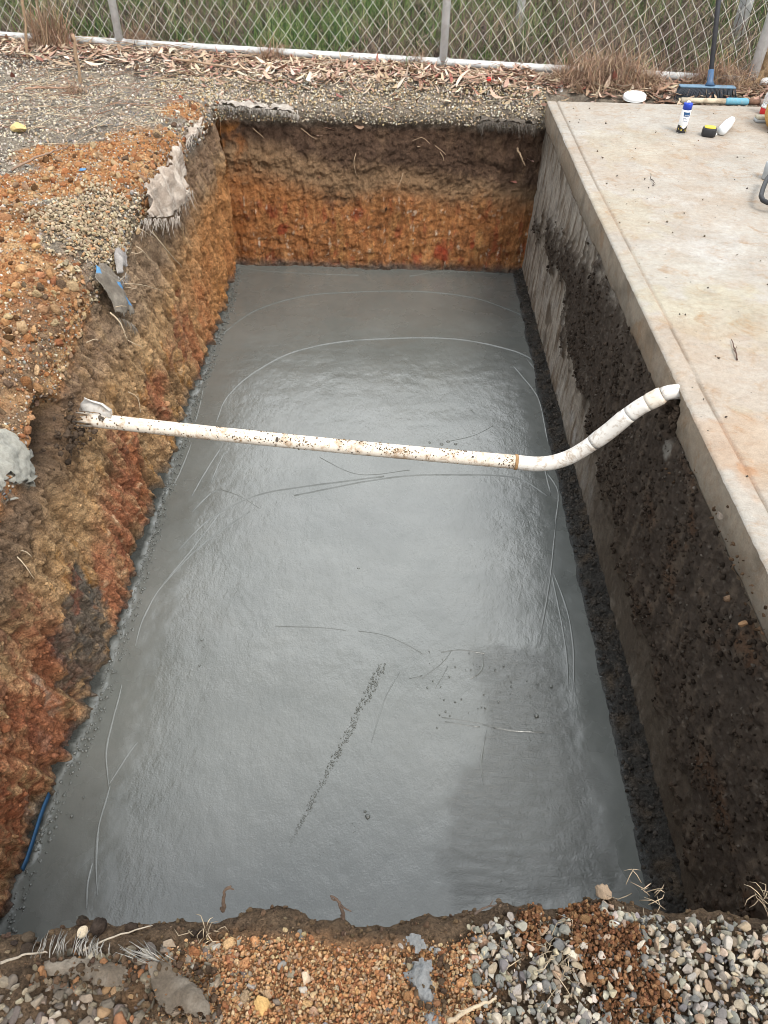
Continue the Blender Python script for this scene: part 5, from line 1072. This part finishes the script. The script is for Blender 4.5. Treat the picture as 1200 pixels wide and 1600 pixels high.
for k, (px, py, px2, py2, lab) in enumerate(((440, 98, 640, 108, 'long pale timber batten lying under the bottom rail left of the middle post'), (645, 112, 760, 119, 'short pale timber batten under the rail by the middle post'), (150, 76, 300, 85, 'pale timber batten under the rail right of the left post'))):
    a0, a1 = at(px, py+4, .0), at(px2, py2+4, .0); t = thing('timber_batten', lab, 'timber', tuple(a0)); d = a1-a0; L = np.linalg.norm(d); m = MB(); m.box((0, -.012, -.01), (L, .014, .024), bev=.003, M=frame((0, 0, 0), (0, 0, 1), d)); o = m.build('board', M_batten, t)
s0 = at(763, 131, .012); rbl = mesh('red_ball', ICO[3][0]*.0125, ICO[3][1], M_red, smooth=True); rbl.location = (s0[0], s0[1], zat(s0[0], s0[1])+.016); tag(rbl, 'small red ball lying among the dead leaves beyond the far rim', 'ball')
# rocks that stand out
def rock(px, py, size, col, lab, z=None, seed=0, X=None, ang=True, asp=(1, .8, .7)):
    r = np.random.default_rng(seed+100); V = stone_variant(3, r, ang)*np.array(asp)*size*.5
    p = atx(px, py, X) if X is not None else at(px, py, 0.0)
    if X is None: zz_ = zat(p[0], p[1]); p = at(px, py, zz_+size*.25)
    o = mesh('rock', V, ICO[3][1], M_stone, col=np.tile(col, (len(V), 1)), smooth=False); o.location = p; o.rotation_euler = tuple(r.uniform(0, 6.28, 3)*np.array([.15, .15, 1])); return tag(o, lab, 'rock')
rock(28, 200, .075, (.62, .48, .22), 'lump of yellow stone on the far left gravel', seed=1)
rock(129, 1456, .017, (.60, .50, .36), 'small white stone on the dark soil at the near left rim', seed=2)
rock(265, 1475, .022, (.28, .22, .16), 'brown stone below the frayed cloth at the near rim', seed=3)
rock(944, 1395, .030, (.30, .22, .15), 'pointed brown lump on the near rim above the grey gravel', seed=4, ang=False)
rock(336, 1482, .019, (.40, .36, .30), 'pale grey stone on the near rim left of the orange clay', seed=5)
rock(145, 1500, .027, (.38, .33, .25), 'rounded tan stone under the frayed woven cloth', seed=6)
rock(797, 1450, .014, (.62, .58, .50), 'small white stone on bare soil left of the grey gravel', seed=7)
rock(480, 1530, .024, (.55, .42, .30), 'pinkish stone standing in the orange clay', seed=8)
rock(410, 1570, .030, (.52, .33, .13), 'yellowish clay lump at the bottom of the picture', seed=9, ang=False)
rock(960, 1445, .024, (.66, .66, .64), 'bright white stone beside the rust orange clay', seed=10)
rock(36, 545-0, .035, (.18, .085, .04), 'dark brown clod on the left orange bank', seed=11, ang=False)
rock(283, 152, .035, (.38, .085, .035), 'red clay lump at the far left corner of the pit', seed=12, ang=False)
rock(57, 385, .03, (.45, .28, .12), 'tan stone on the dark clod patch of the left bank', seed=13)
rock(112, 225+105, .02, (.70, .68, .64), 'small white stone at the edge of the cream gravel heap', seed=14)
rock(1160, 975, .026, (.24, .14, .07), 'brown stone caught in the dark soil under the slab edge', seed=15, X=.728)
rock(1137, 934, .020, (.16, .10, .06), 'brown lump clinging to the dark soil of the footing wall', seed=16, X=.726, ang=False)
rock(1125, 805, .022, (.26, .22, .18), 'grey stone under the slab edge below the orange paint mark', seed=17, X=.738)
rock(276, 210, .02, (.10, .09, .08), 'small dark stone on the left rim beside the gravel', seed=18)
# blue scraps
for px, py, s_, lab in ((130, 266, .014, 'tiny blue plastic scrap on the orange bank'), (132, 445, .016, 'small pale blue scrap beside the striped cloth')):
    p = at(px, py); z_ = zat(p[0], p[1]); p = at(px, py, z_+.012); m = MB(); m.add([(-s_, -s_*.4, 0), (s_*.8, -s_*.5, .004), (s_, s_*.5, .008), (0, s_*.8, .002), (-s_*.9, s_*.4, .006)], [(0, 1, 2, 3, 4)]); o = m.build('plastic_scrap', mat_plain('blue_scrap', (.09, .25, .5), .4, .2), None); o.location = p; sm = o.modifiers.new('t', 'SOLIDIFY'); sm.thickness = .002; tag(o, lab, 'plastic scrap')
# twigs, roots, sticks
def twig(name, pts, r0, lab, mat=None, cat='twig', col=(.22, .15, .10), forks=(), group=None, taper=.45):
    pts = np.array(pts); p0 = pts[0].copy(); m = MB(); Q = spl(pts, max(6, len(pts)*4))-p0; Q += np.random.default_rng(int(abs(p0[0])*1e4)).normal(size=Q.shape)*r0*.25
    m.tube(Q, np.linspace(r0, r0*taper, len(Q)), 7, col)
    for fk in forks: q = spl(np.array(fk), 6)-p0; m.tube(q, np.linspace(r0*.6, r0*.25, len(q)), 6, col)
    o = m.build(name, mat or M_root, None, True); o.location = p0; return tag(o, lab, cat, group)
zf = zat(*at(350, 1418)[:2]); A2 = lambda px, py, z=.0: at(px, py, z)
twig('twig', [A2(349, 1424, -.015), A2(350, 1405, .012), A2(352, 1390, .03), A2(362, 1384, .035)], .0032, 'stubby brown root stump standing on the near rim', col=(.10, .068, .048), forks=[[A2(352, 1390, .03), A2(359, 1388, .03), A2(366, 1390, .028)]])
twig('twig', [A2(536, 1434, -.01), A2(533, 1418, .012), A2(527, 1406, .022), A2(519, 1400, .026)], .0030, 'forked brown twig poking up at the near rim', col=(.088, .06, .044), forks=[[A2(532, 1414, .015), A2(540, 1420, .02), A2(549, 1424, .022)], [A2(527, 1406, .022), A2(521, 1406, .02), A2(517, 1403, .022)]])
twig('twig', [A2(742, 1428, .004), A2(758, 1418, .008), A2(776, 1414, .006)], .0018, 'small dark twig lying flat on the near rim', col=(.09, .065, .05), forks=[[A2(765, 1416, .008), A2(770, 1407, .012)]])
twig('twig', [A2(1152, 562, .004), A2(1149, 548, .008), A2(1143, 530, .005)], .0022, 'thin dark forked twig lying on the concrete slab', col=(.10, .06, .045), forks=[[A2(1148, 548, .008), A2(1152, 540, .01)], [A2(1149, 550, .008), A2(1145, 545, .006)]])
for px, py in ((1021, 282), (1024, 287)): pass
twig('twig', [A2(1016, 279, .003), A2(1022, 284, .006), A2(1020, 290, .003), A2(1025, 287, .004)], .0018, 'tiny curled dark twig on the slab far from the can', col=(.08, .06, .05))
g_ = lambda px, py, dz=.012: at(px, py, zat(*at(px, py)[:2])+dz)
twig('stick', [g_(18, 266), g_(50, 249, .02), g_(80, 238, .02), g_(108, 229)], .005, 'grey brown stick lying on the far left gravel below the yellow stone', cat='stick', col=(.26, .18, .13))
twig('stick', [g_(40, 139), g_(70, 137, .02), g_(122, 137)], .006, 'reddish dry stick lying in front of the short stake', cat='stick', col=(.42, .26, .18))
twig('stick', [g_(270, 92, .03), g_(330, 100, .035), g_(395, 112, .02)], .0065, 'long bare branch lying in the leaf litter behind the pit corner', cat='stick', col=(.36, .25, .17))
twig('stick', [g_(73, 165), g_(95, 178), g_(118, 190)], .003, 'pale thin stick on the left gravel near the tuft', cat='stick', col=(.5, .42, .3))
twig('stick', [g_(700, 1597), g_(738, 1576, .02), g_(775, 1560, .018)], .0032, 'pale dry stick lying on gravel at the bottom of the picture', cat='stick', col=(.46, .37, .26), forks=[[g_(738, 1576, .02), g_(722, 1580, .02), g_(711, 1577, .016)]])
twig('stick', [g_(130, 1485, .02), g_(180, 1463, .02), g_(238, 1446, .012)], .0016, 'straight pale straw lying across the near left rim', cat='straw', col=(.33, .285, .225))
twig('stick', [g_(0, 1505, .02), g_(40, 1492, .02), g_(75, 1488, .02)], .0020, 'pale bent straw at the left frame edge on the near rim', cat='straw', col=(.31, .265, .21))
RT = [((214,355),(226,362),(241,372),'thin pale root curling out of the left wall under the hanging cloth'), ((238,362),(258,388),(285,418),'long straight pale root lying against the left wall below the cloth'), ((212,384),(224,393),(235,405),'short pale root left of the long straight one'), ((195,443),(225,446),(257,455),'horizontal pale root beside the blue striped cloth'), ((196,449),(205,450),(214,452),'tiny root under the horizontal one'), ((186,440),(196,430),(199,420),'white root bent upward beside the striped cloth'), ((172,488),(188,505),(199,531),'thick pale root hanging below the blue striped cloth'), ((199,531),(210,537),(224,542),'fine root tip reaching right below the striped cloth'), ((135,535),(148,530),(153,532),'short white root on the left shoulder above the pipe'), ((180,480),(190,478),(198,479),'short white root crossing the striped cloth foot'), ((205,395),(215,396),(224,391),'fine twig root near the gravel heap rim'), ((200,612),(215,622),(220,645),'fine curling root just above the pipe on the left wall'), ((27,870),(40,885),(54,905),'fine white root low on the near left wall'), ((33,860),(42,863),(50,870),'fine short root on the near left wall')]
for k, (a, b, c, lab) in enumerate(RT):
    Xr = lambda py: -.915 if py < 470 else -.87
    dx = .03; twig('root', [atx(*a, Xr(a[1])+.01), atx(*b, Xr(a[1])+.035), atx(*c, Xr(a[1])+.045)], .0028 if k in (1, 6) else .0016, lab, cat='root', col=(.45, .36, .25), taper=.4)
BR = [((470,200),(485,212),(494,217),'pale root stub high on the back wall left of centre'), ((556,240),(553,255),(557,275),'fine hanging root in the middle of the back wall'), ((645,220),(660,215),(672,225),'twisted root in the dark soil of the back wall right of centre'), ((680,228),(690,235),(697,242),'short dark root at the right of the back wall'), ((630,270),(625,285),(619,298),'thin white root hanging low on the back wall'), ((688,238),(692,245),(694,252),'tiny root tip on the right of the back wall'), ((395,200),(404,208),(412,215),'fine root under the fringe on the back wall'), ((808,232),(814,245),(820,258),'pale broken root in the back wall beside the slab corner')]
for k, (a, b, c, lab) in enumerate(BR):
    twig('root', [aty(*a, 4.06), aty(*b, 4.015), aty(*c, 4.005)], .006 if k == 7 else .0022, lab, cat='root', col=(.36, .26, .17), taper=.5)
# straw tufts at the near edge
def strawtuft(cx, cy, n, L, lab, seed, spread=25):
    r = np.random.default_rng(seed); m = MB(); c0 = g_(cx, cy, .008)
    for k in range(n):
        a = r.uniform(0, 6.28); d = np.array([math.cos(a), math.sin(a)*.8, r.uniform(.0, .35)]); l = L*r.uniform(.3, 1); b = np.array([r.normal()*L*.3, r.normal()*L*.25, 0]); sd_ = np.array([-d[1], d[0], 0])*r.normal()*.35; m.tube([b, b+(d+sd_)*l*.35+np.array([0, 0, .005]), b+(d+sd_*.8)*l*.7+np.array([0, 0, .006]), b+d*l+np.array([0, 0, r.uniform(-.004, .004)])], [.0006, .0007, .0006, .0003], 4, np.array((.40, .32, .22))*r.uniform(.5, 1.15))
    o = m.build('straw_tuft', M_root, None); o.location = c0; return tag(o, lab, 'straw')
strawtuft(860, 1490, 26, .06, 'pale straw tuft lying over the rust orange clay', 81); strawtuft(1010, 1400, 14, .04, 'few white straws on the near rim below the footing wall', 82); strawtuft(1190, 1408, 16, .04, 'white straws on the near rim at the right frame edge', 83); strawtuft(320, 1460, 14, .03, 'thin grey straws standing on the near rim left of the orange clay', 84)
# ------------------------------------------------------------------ geotextile scraps
def cloth(name, rows, lab, cols, n=(26, 22), ragged=0, wrinkle=.006, fray=60, seed=0, thick=.0025, flen=.03, stripes=None, cat='cloth', ffall=(.1, 0, -1)):
    # rows: list of polylines (world points), top to bottom
    r = np.random.default_rng(seed); rows = [spl(np.array(q), n[0]) for q in rows]; G = np.stack([spl(np.stack([q[k] for q in rows]), n[1]) for k in range(n[0])])
    o0 = G[0, 0].copy(); du_ = np.gradient(G, axis=0); dv_ = np.gradient(G, axis=1); nn = np.cross(du_, dv_); nn /= np.linalg.norm(nn, axis=-1, keepdims=True)+1e-9
    k = np.linalg.norm(G-o0, axis=-1); fw = fbm(G[..., 0]*2.2, G[..., 1]*2.2, G[..., 2]*.5, 9, 3)*wrinkle+fbm(G[..., 0], G[..., 1], G[..., 2]*.3, 30, 3)*wrinkle*.5
    G = G+nn*fw[..., None]-o0
    base = np.array(cols[0])[None, None]*np.ones(G.shape); ncl = fbm(G[..., 0], G[..., 1], G[..., 2]+seed, 22, 4); base = L3(base, cols[1], sstep(-.1, .35, ncl))
    if stripes:
        for u0, u1, v0, v1, c in stripes:
            uu = np.linspace(0, 1, n[0])[:, None]; vv = np.linspace(0, 1, n[1])[None]; mk = ((uu > u0) & (uu < u1) & (vv > v0) & (vv < v1))*1.0; base = L3(base, c, mk*.85)
    t = thing(name, lab, cat, tuple(o0)); GFc = grid_faces(*n)
    if ragged:
        uu = np.linspace(0, 1, n[0])[:, None]; vv = np.linspace(0, 1, n[1])[None]; eb = np.minimum(np.minimum(uu, 1-uu)*2, np.minimum(vv, 1-vv))+fbm(G[..., 0]+seed, G[..., 1], G[..., 2], 26, 4, .65)*ragged; GFc = GFc[(eb.ravel()[GFc] > .09).all(1)]
    o = mesh('sheet', G.reshape(-1, 3), GFc, M_fabric, t, col=base.reshape(-1, 3), smooth=True); sm = o.modifiers.new('t', 'SOLIDIFY'); sm.thickness = thick
    if fray:
        m = MB(); ff = np.array(ffall, float)
        for q in range(fray):
            i = r.integers(0, n[0]); p = G[i, -1]+(r.random()-.5)*du_[i, -1]; d = dv_[i, -1]/np.linalg.norm(dv_[i, -1]); d = d*.6+ff*.5+r.normal(size=3)*.22; l = flen*r.uniform(.3, 1.2); m.tube([p, p+d*l*.5+r.normal(size=3)*l*.06, p+d*l], [.0007, .0007, .0004], 4, np.array(cols[1])*r.uniform(.5, 1.3))
        m.build('frayed_edge', M_fabric, t)
    return t
GT = [(.38, .315, .26), (.58, .51, .44)]
LW = lambda px, py, X=-.90: atx(px, py, X)
cloth('hanging_geotextile', [[LW(276,217,-.95), LW(262,238,-.95), LW(246,262,-.955), LW(217,296,-.96)], [LW(287,225,-.905), LW(278,248,-.90), LW(262,275,-.90), LW(228,305,-.915)], [LW(293,262,-.885), LW(288,290,-.885), LW(273,318,-.885), LW(233,330,-.895)], [LW(294,294,-.88), LW(284,312,-.88), LW(272,338,-.88), LW(222,342,-.89)]], 'large grey brown geotextile cloth hanging over the left rim of the pit', GT, n=(60, 50), ragged=.35, seed=1, wrinkle=.045, fray=220, flen=.06)
cloth('hanging_geotextile', [[LW(316,172,-.915), LW(303,190,-.92), LW(288,214,-.94)], [LW(318,178,-.90), LW(309,196,-.90), LW(290,218,-.91)], [LW(314,195,-.885), LW(305,208,-.885), LW(291,222,-.89)]], 'narrow strip of geotextile at the far left corner of the pit', GT, seed=2, n=(40, 24), ragged=.3, wrinkle=.02, fray=80, flen=.04)
cloth('striped_cloth', [[LW(146,406,-1.0), LW(153,404,-.99), LW(161,407,-.985)], [LW(150,436,-.955), LW(166,437,-.945), LW(182,436,-.945)], [LW(172,470,-.93), LW(188,470,-.92), LW(203,468,-.92)], [LW(184,496,-.915), LW(197,500,-.905), LW(212,508,-.90)]], 'grey cloth with bright blue stripes sticking out of the left rim', [(.20, .175, .145), (.28, .25, .21)], n=(40, 60), ragged=.22, seed=3, wrinkle=.022, fray=40, stripes=[(.72, 1, .34, .47, (.10, .30, .58)), (.72, 1, .62, .74, (.10, .30, .58)), (0, .25, .24, .36, (.12, .34, .6))])
cloth('cloth_scrap', [[LW(182,371,-.985), LW(190,376,-.975), LW(197,386,-.965)], [LW(178,400,-.965), LW(188,402,-.945), LW(199,405,-.94)], [LW(183,432,-.945), LW(190,434,-.935), LW(198,424,-.93)]], 'pale grey cloth scrap folded over the rim beside the striped cloth', [(.30, .28, .27), (.40, .38, .36)], n=(30, 36), ragged=.3, seed=4, wrinkle=.02, fray=40)
BY_ = lambda px, py, Y=4.06: aty(px, py, Y)
cloth('geotextile_fringe', [[BY_(330,156,4.11), BY_(370,158,4.11), BY_(420,161,4.11), BY_(466,166,4.105)], [BY_(332,161,4.05), BY_(370,163,4.045), BY_(420,167,4.045), BY_(466,171,4.045)], [BY_(332,164,4.025), BY_(370,167,4.02), BY_(420,172,4.02), BY_(466,177,4.02)]], 'pale fringe of geotextile along the left half of the far rim', [(.38, .34, .30), (.48, .44, .39)], n=(80, 24), ragged=.7, wrinkle=.02, seed=5, fray=320, flen=.03)
cloth('geotextile_fringe', [[BY_(742,182,4.09), BY_(775,184,4.09), BY_(838,188,4.09)], [BY_(742,188,4.035), BY_(775,187,4.03), BY_(838,192,4.03)], [BY_(745,193,4.01), BY_(775,190,4.01), BY_(838,196,4.01)]], 'dark frayed geotextile fringe at the right end of the far rim', [(.10, .085, .07), (.16, .14, .12)], n=(70, 24), ragged=.7, wrinkle=.02, seed=6, fray=260, flen=.05)
NG = lambda px, py, dz=.012: g_(px, py, dz)
WV = [(.13, .105, .08), (.21, .18, .145)]
cloth('frayed_cloth', [[NG(60,1532,.018), NG(110,1535,.02), NG(160,1540,.02), NG(205,1545,.02)], [NG(58,1512,.024), NG(110,1508,.028), NG(160,1516,.026), NG(205,1520,.024)], [NG(60,1496,.022), NG(110,1490,.024), NG(160,1497,.022), NG(205,1502,.022)]], 'muddy woven cloth with white frayed threads at the near left rim', WV, n=(90, 40), ragged=.5, seed=7, fray=0, wrinkle=.012)
t = cloth('frayed_cloth', [[NG(345,1600,.018), NG(322,1600,.02), NG(250,1590,.02)], [NG(320,1560,.022), NG(295,1558,.028), NG(238,1552,.024)], [NG(285,1525,.022), NG(262,1522,.026), NG(232,1520,.022)], [NG(250,1500,.02), NG(240,1500,.022), NG(230,1502,.02)]], 'twisted muddy cloth strip running down to the bottom of the picture', WV, n=(50, 80), ragged=.4, seed=8, fray=0, wrinkle=.012)
rf = np.random.default_rng(91)
def threads(parent, spans, n, lab=None):
    m = MB(); o0 = np.array(parent.location)
    for q in range(n):
        (x0, y0), (x1, y1) = spans[rf.integers(0, len(spans))]; u = rf.random(); jx = rf.normal()*11; a = NG(x0+jx, y0+rf.normal()*2, .016)-o0; b = NG(x1+jx+rf.normal()*2.5, y1+rf.normal()*6, .022)-o0
        b = a+(b-a)*1.0; m.tube([a, (a+b)/2+np.array([rf.normal()*.002, 0, .004]), b], [.00055, .00055, .0003], 5, np.array((.40, .38, .34))*rf.uniform(.4, 1.15))
    return m.build('frayed_edge', M_fabric, parent)
allc = [o for o in bpy.data.objects if o.name.startswith('frayed_cloth')]
threads(allc[0], [((62, 1496), (72, 1465)), ((88, 1490), (98, 1458)), ((108, 1490), (115, 1462)), ((130, 1492), (140, 1466)), ((150, 1494), (152, 1468))], 52)
threads(allc[1], [((236, 1504), (190, 1485)), ((242, 1502), (200, 1478)), ((250, 1500), (235, 1480))], 26)
# blue membrane strip at the foot of the left wall
bl_ = [(78,1243),(70,1262),(62,1285),(52,1318),(43,1345),(36,1362)]
a = np.array([atx(x_, y_, -.872) for x_, y_ in bl_]); b = a.copy(); b[:, 2] += .011; b[:, 0] -= .004; b[:, 1] += .004
cloth_o = mesh('membrane_strip', np.concatenate([a-a[0], b-a[0]]), [(k, k+1, 7+k, 6+k) for k in range(5)], mat_plain('blue_membrane', (.012, .06, .14), .55, .2)); cloth_o.location = a[0]; sm = cloth_o.modifiers.new('t', 'SOLIDIFY'); sm.thickness = .003; tag(cloth_o, 'strip of blue plastic membrane showing at the foot of the near left wall', 'membrane')
# grey concrete splash among the stones
c0 = g_(664, 1535, .006); rs = np.random.default_rng(95); gx2 = np.linspace(-.05, .05, 60); GX, GY = np.meshgrid(gx2, gx2*1.1, indexing='ij'); dd = np.hypot((GX+.25*GY)/.020, (GY)/.042)+fbm(GX, GY, 0*GX, 26, 5, .65)*2.0; hz_ = np.clip(1.05-dd, -.5, .8)*.014+fbm(GX, GY, 1+0*GX, 60, 4, .65)*.008
Vs = np.stack([GX, GY, hz_], -1).reshape(-1, 3); Fs_ = grid_faces(60, 60); kp = (dd.ravel()[Fs_] < 1.12).all(1)
sp_o = mesh('concrete_splash', Vs, Fs_[kp], mat_plain('splash_grey', (.20, .205, .205), .85, .2, 90, .003), smooth=True); sp_o.location = c0; tag(sp_o, 'hardened splash of grey concrete between the orange clay and grey gravel', 'concrete splash')

cq = [g_(rs.uniform(50, 215), rs.uniform(1495, 1545), .012+.012*rs.random()) for k in range(260)]+[g_(rs.uniform(225, 345), rs.uniform(1505, 1600), .012+.014*rs.random()) for k in range(260)]+[g_(rs.uniform(635, 700), rs.uniform(1490, 1585), .010) for k in range(120)]
cq = np.array(cq); stuff(scatter('soil_crumbs', cq, np.tile([0, 0, 1.0], (len(cq), 1)), .002+.011*rs.random(len(cq))**3, palette(len(cq), [(.15, .10, .062), (.11, .075, .05), (.33, .17, .085), (.3, .24, .17)], [4, 4, 2, 1]), M_clod, 1, False, .3, seed=96), 'crumbs of mud fallen over the frayed cloth and the concrete splash at the near edge', 'soil')

mk = (mort > .45) & (K == 1) & (A < .8); mf = GF[(mk.ravel()[GF]).all(1)]; mu = np.unique(mf); rmm = np.full(NI*NJ, -1); rmm[mu] = np.arange(len(mu))
mP = P.reshape(-1, 3)[mu]; mN = N.reshape(-1, 3)[mu]; mt_ = np.clip((mort.ravel()[mu]-.45)/.4, 0, 1)**.6
mP = mP+mN*(-.004+mt_*(.022+.016*fbm(mP[:, 0], mP[:, 1], mP[:, 2], 28, 4, .65)))[:, None]; mc0 = mP.mean(0)
mo = mesh('concrete_splash', mP-mc0, rmm[mf], mat_plain('splash_pale', (.34, .335, .295), .9, .22, 80, .004), smooth=True); mo.location = mc0; tag(mo, 'pale grey lump of concrete stuck on the left shoulder below the broken pipe end', 'concrete splash')
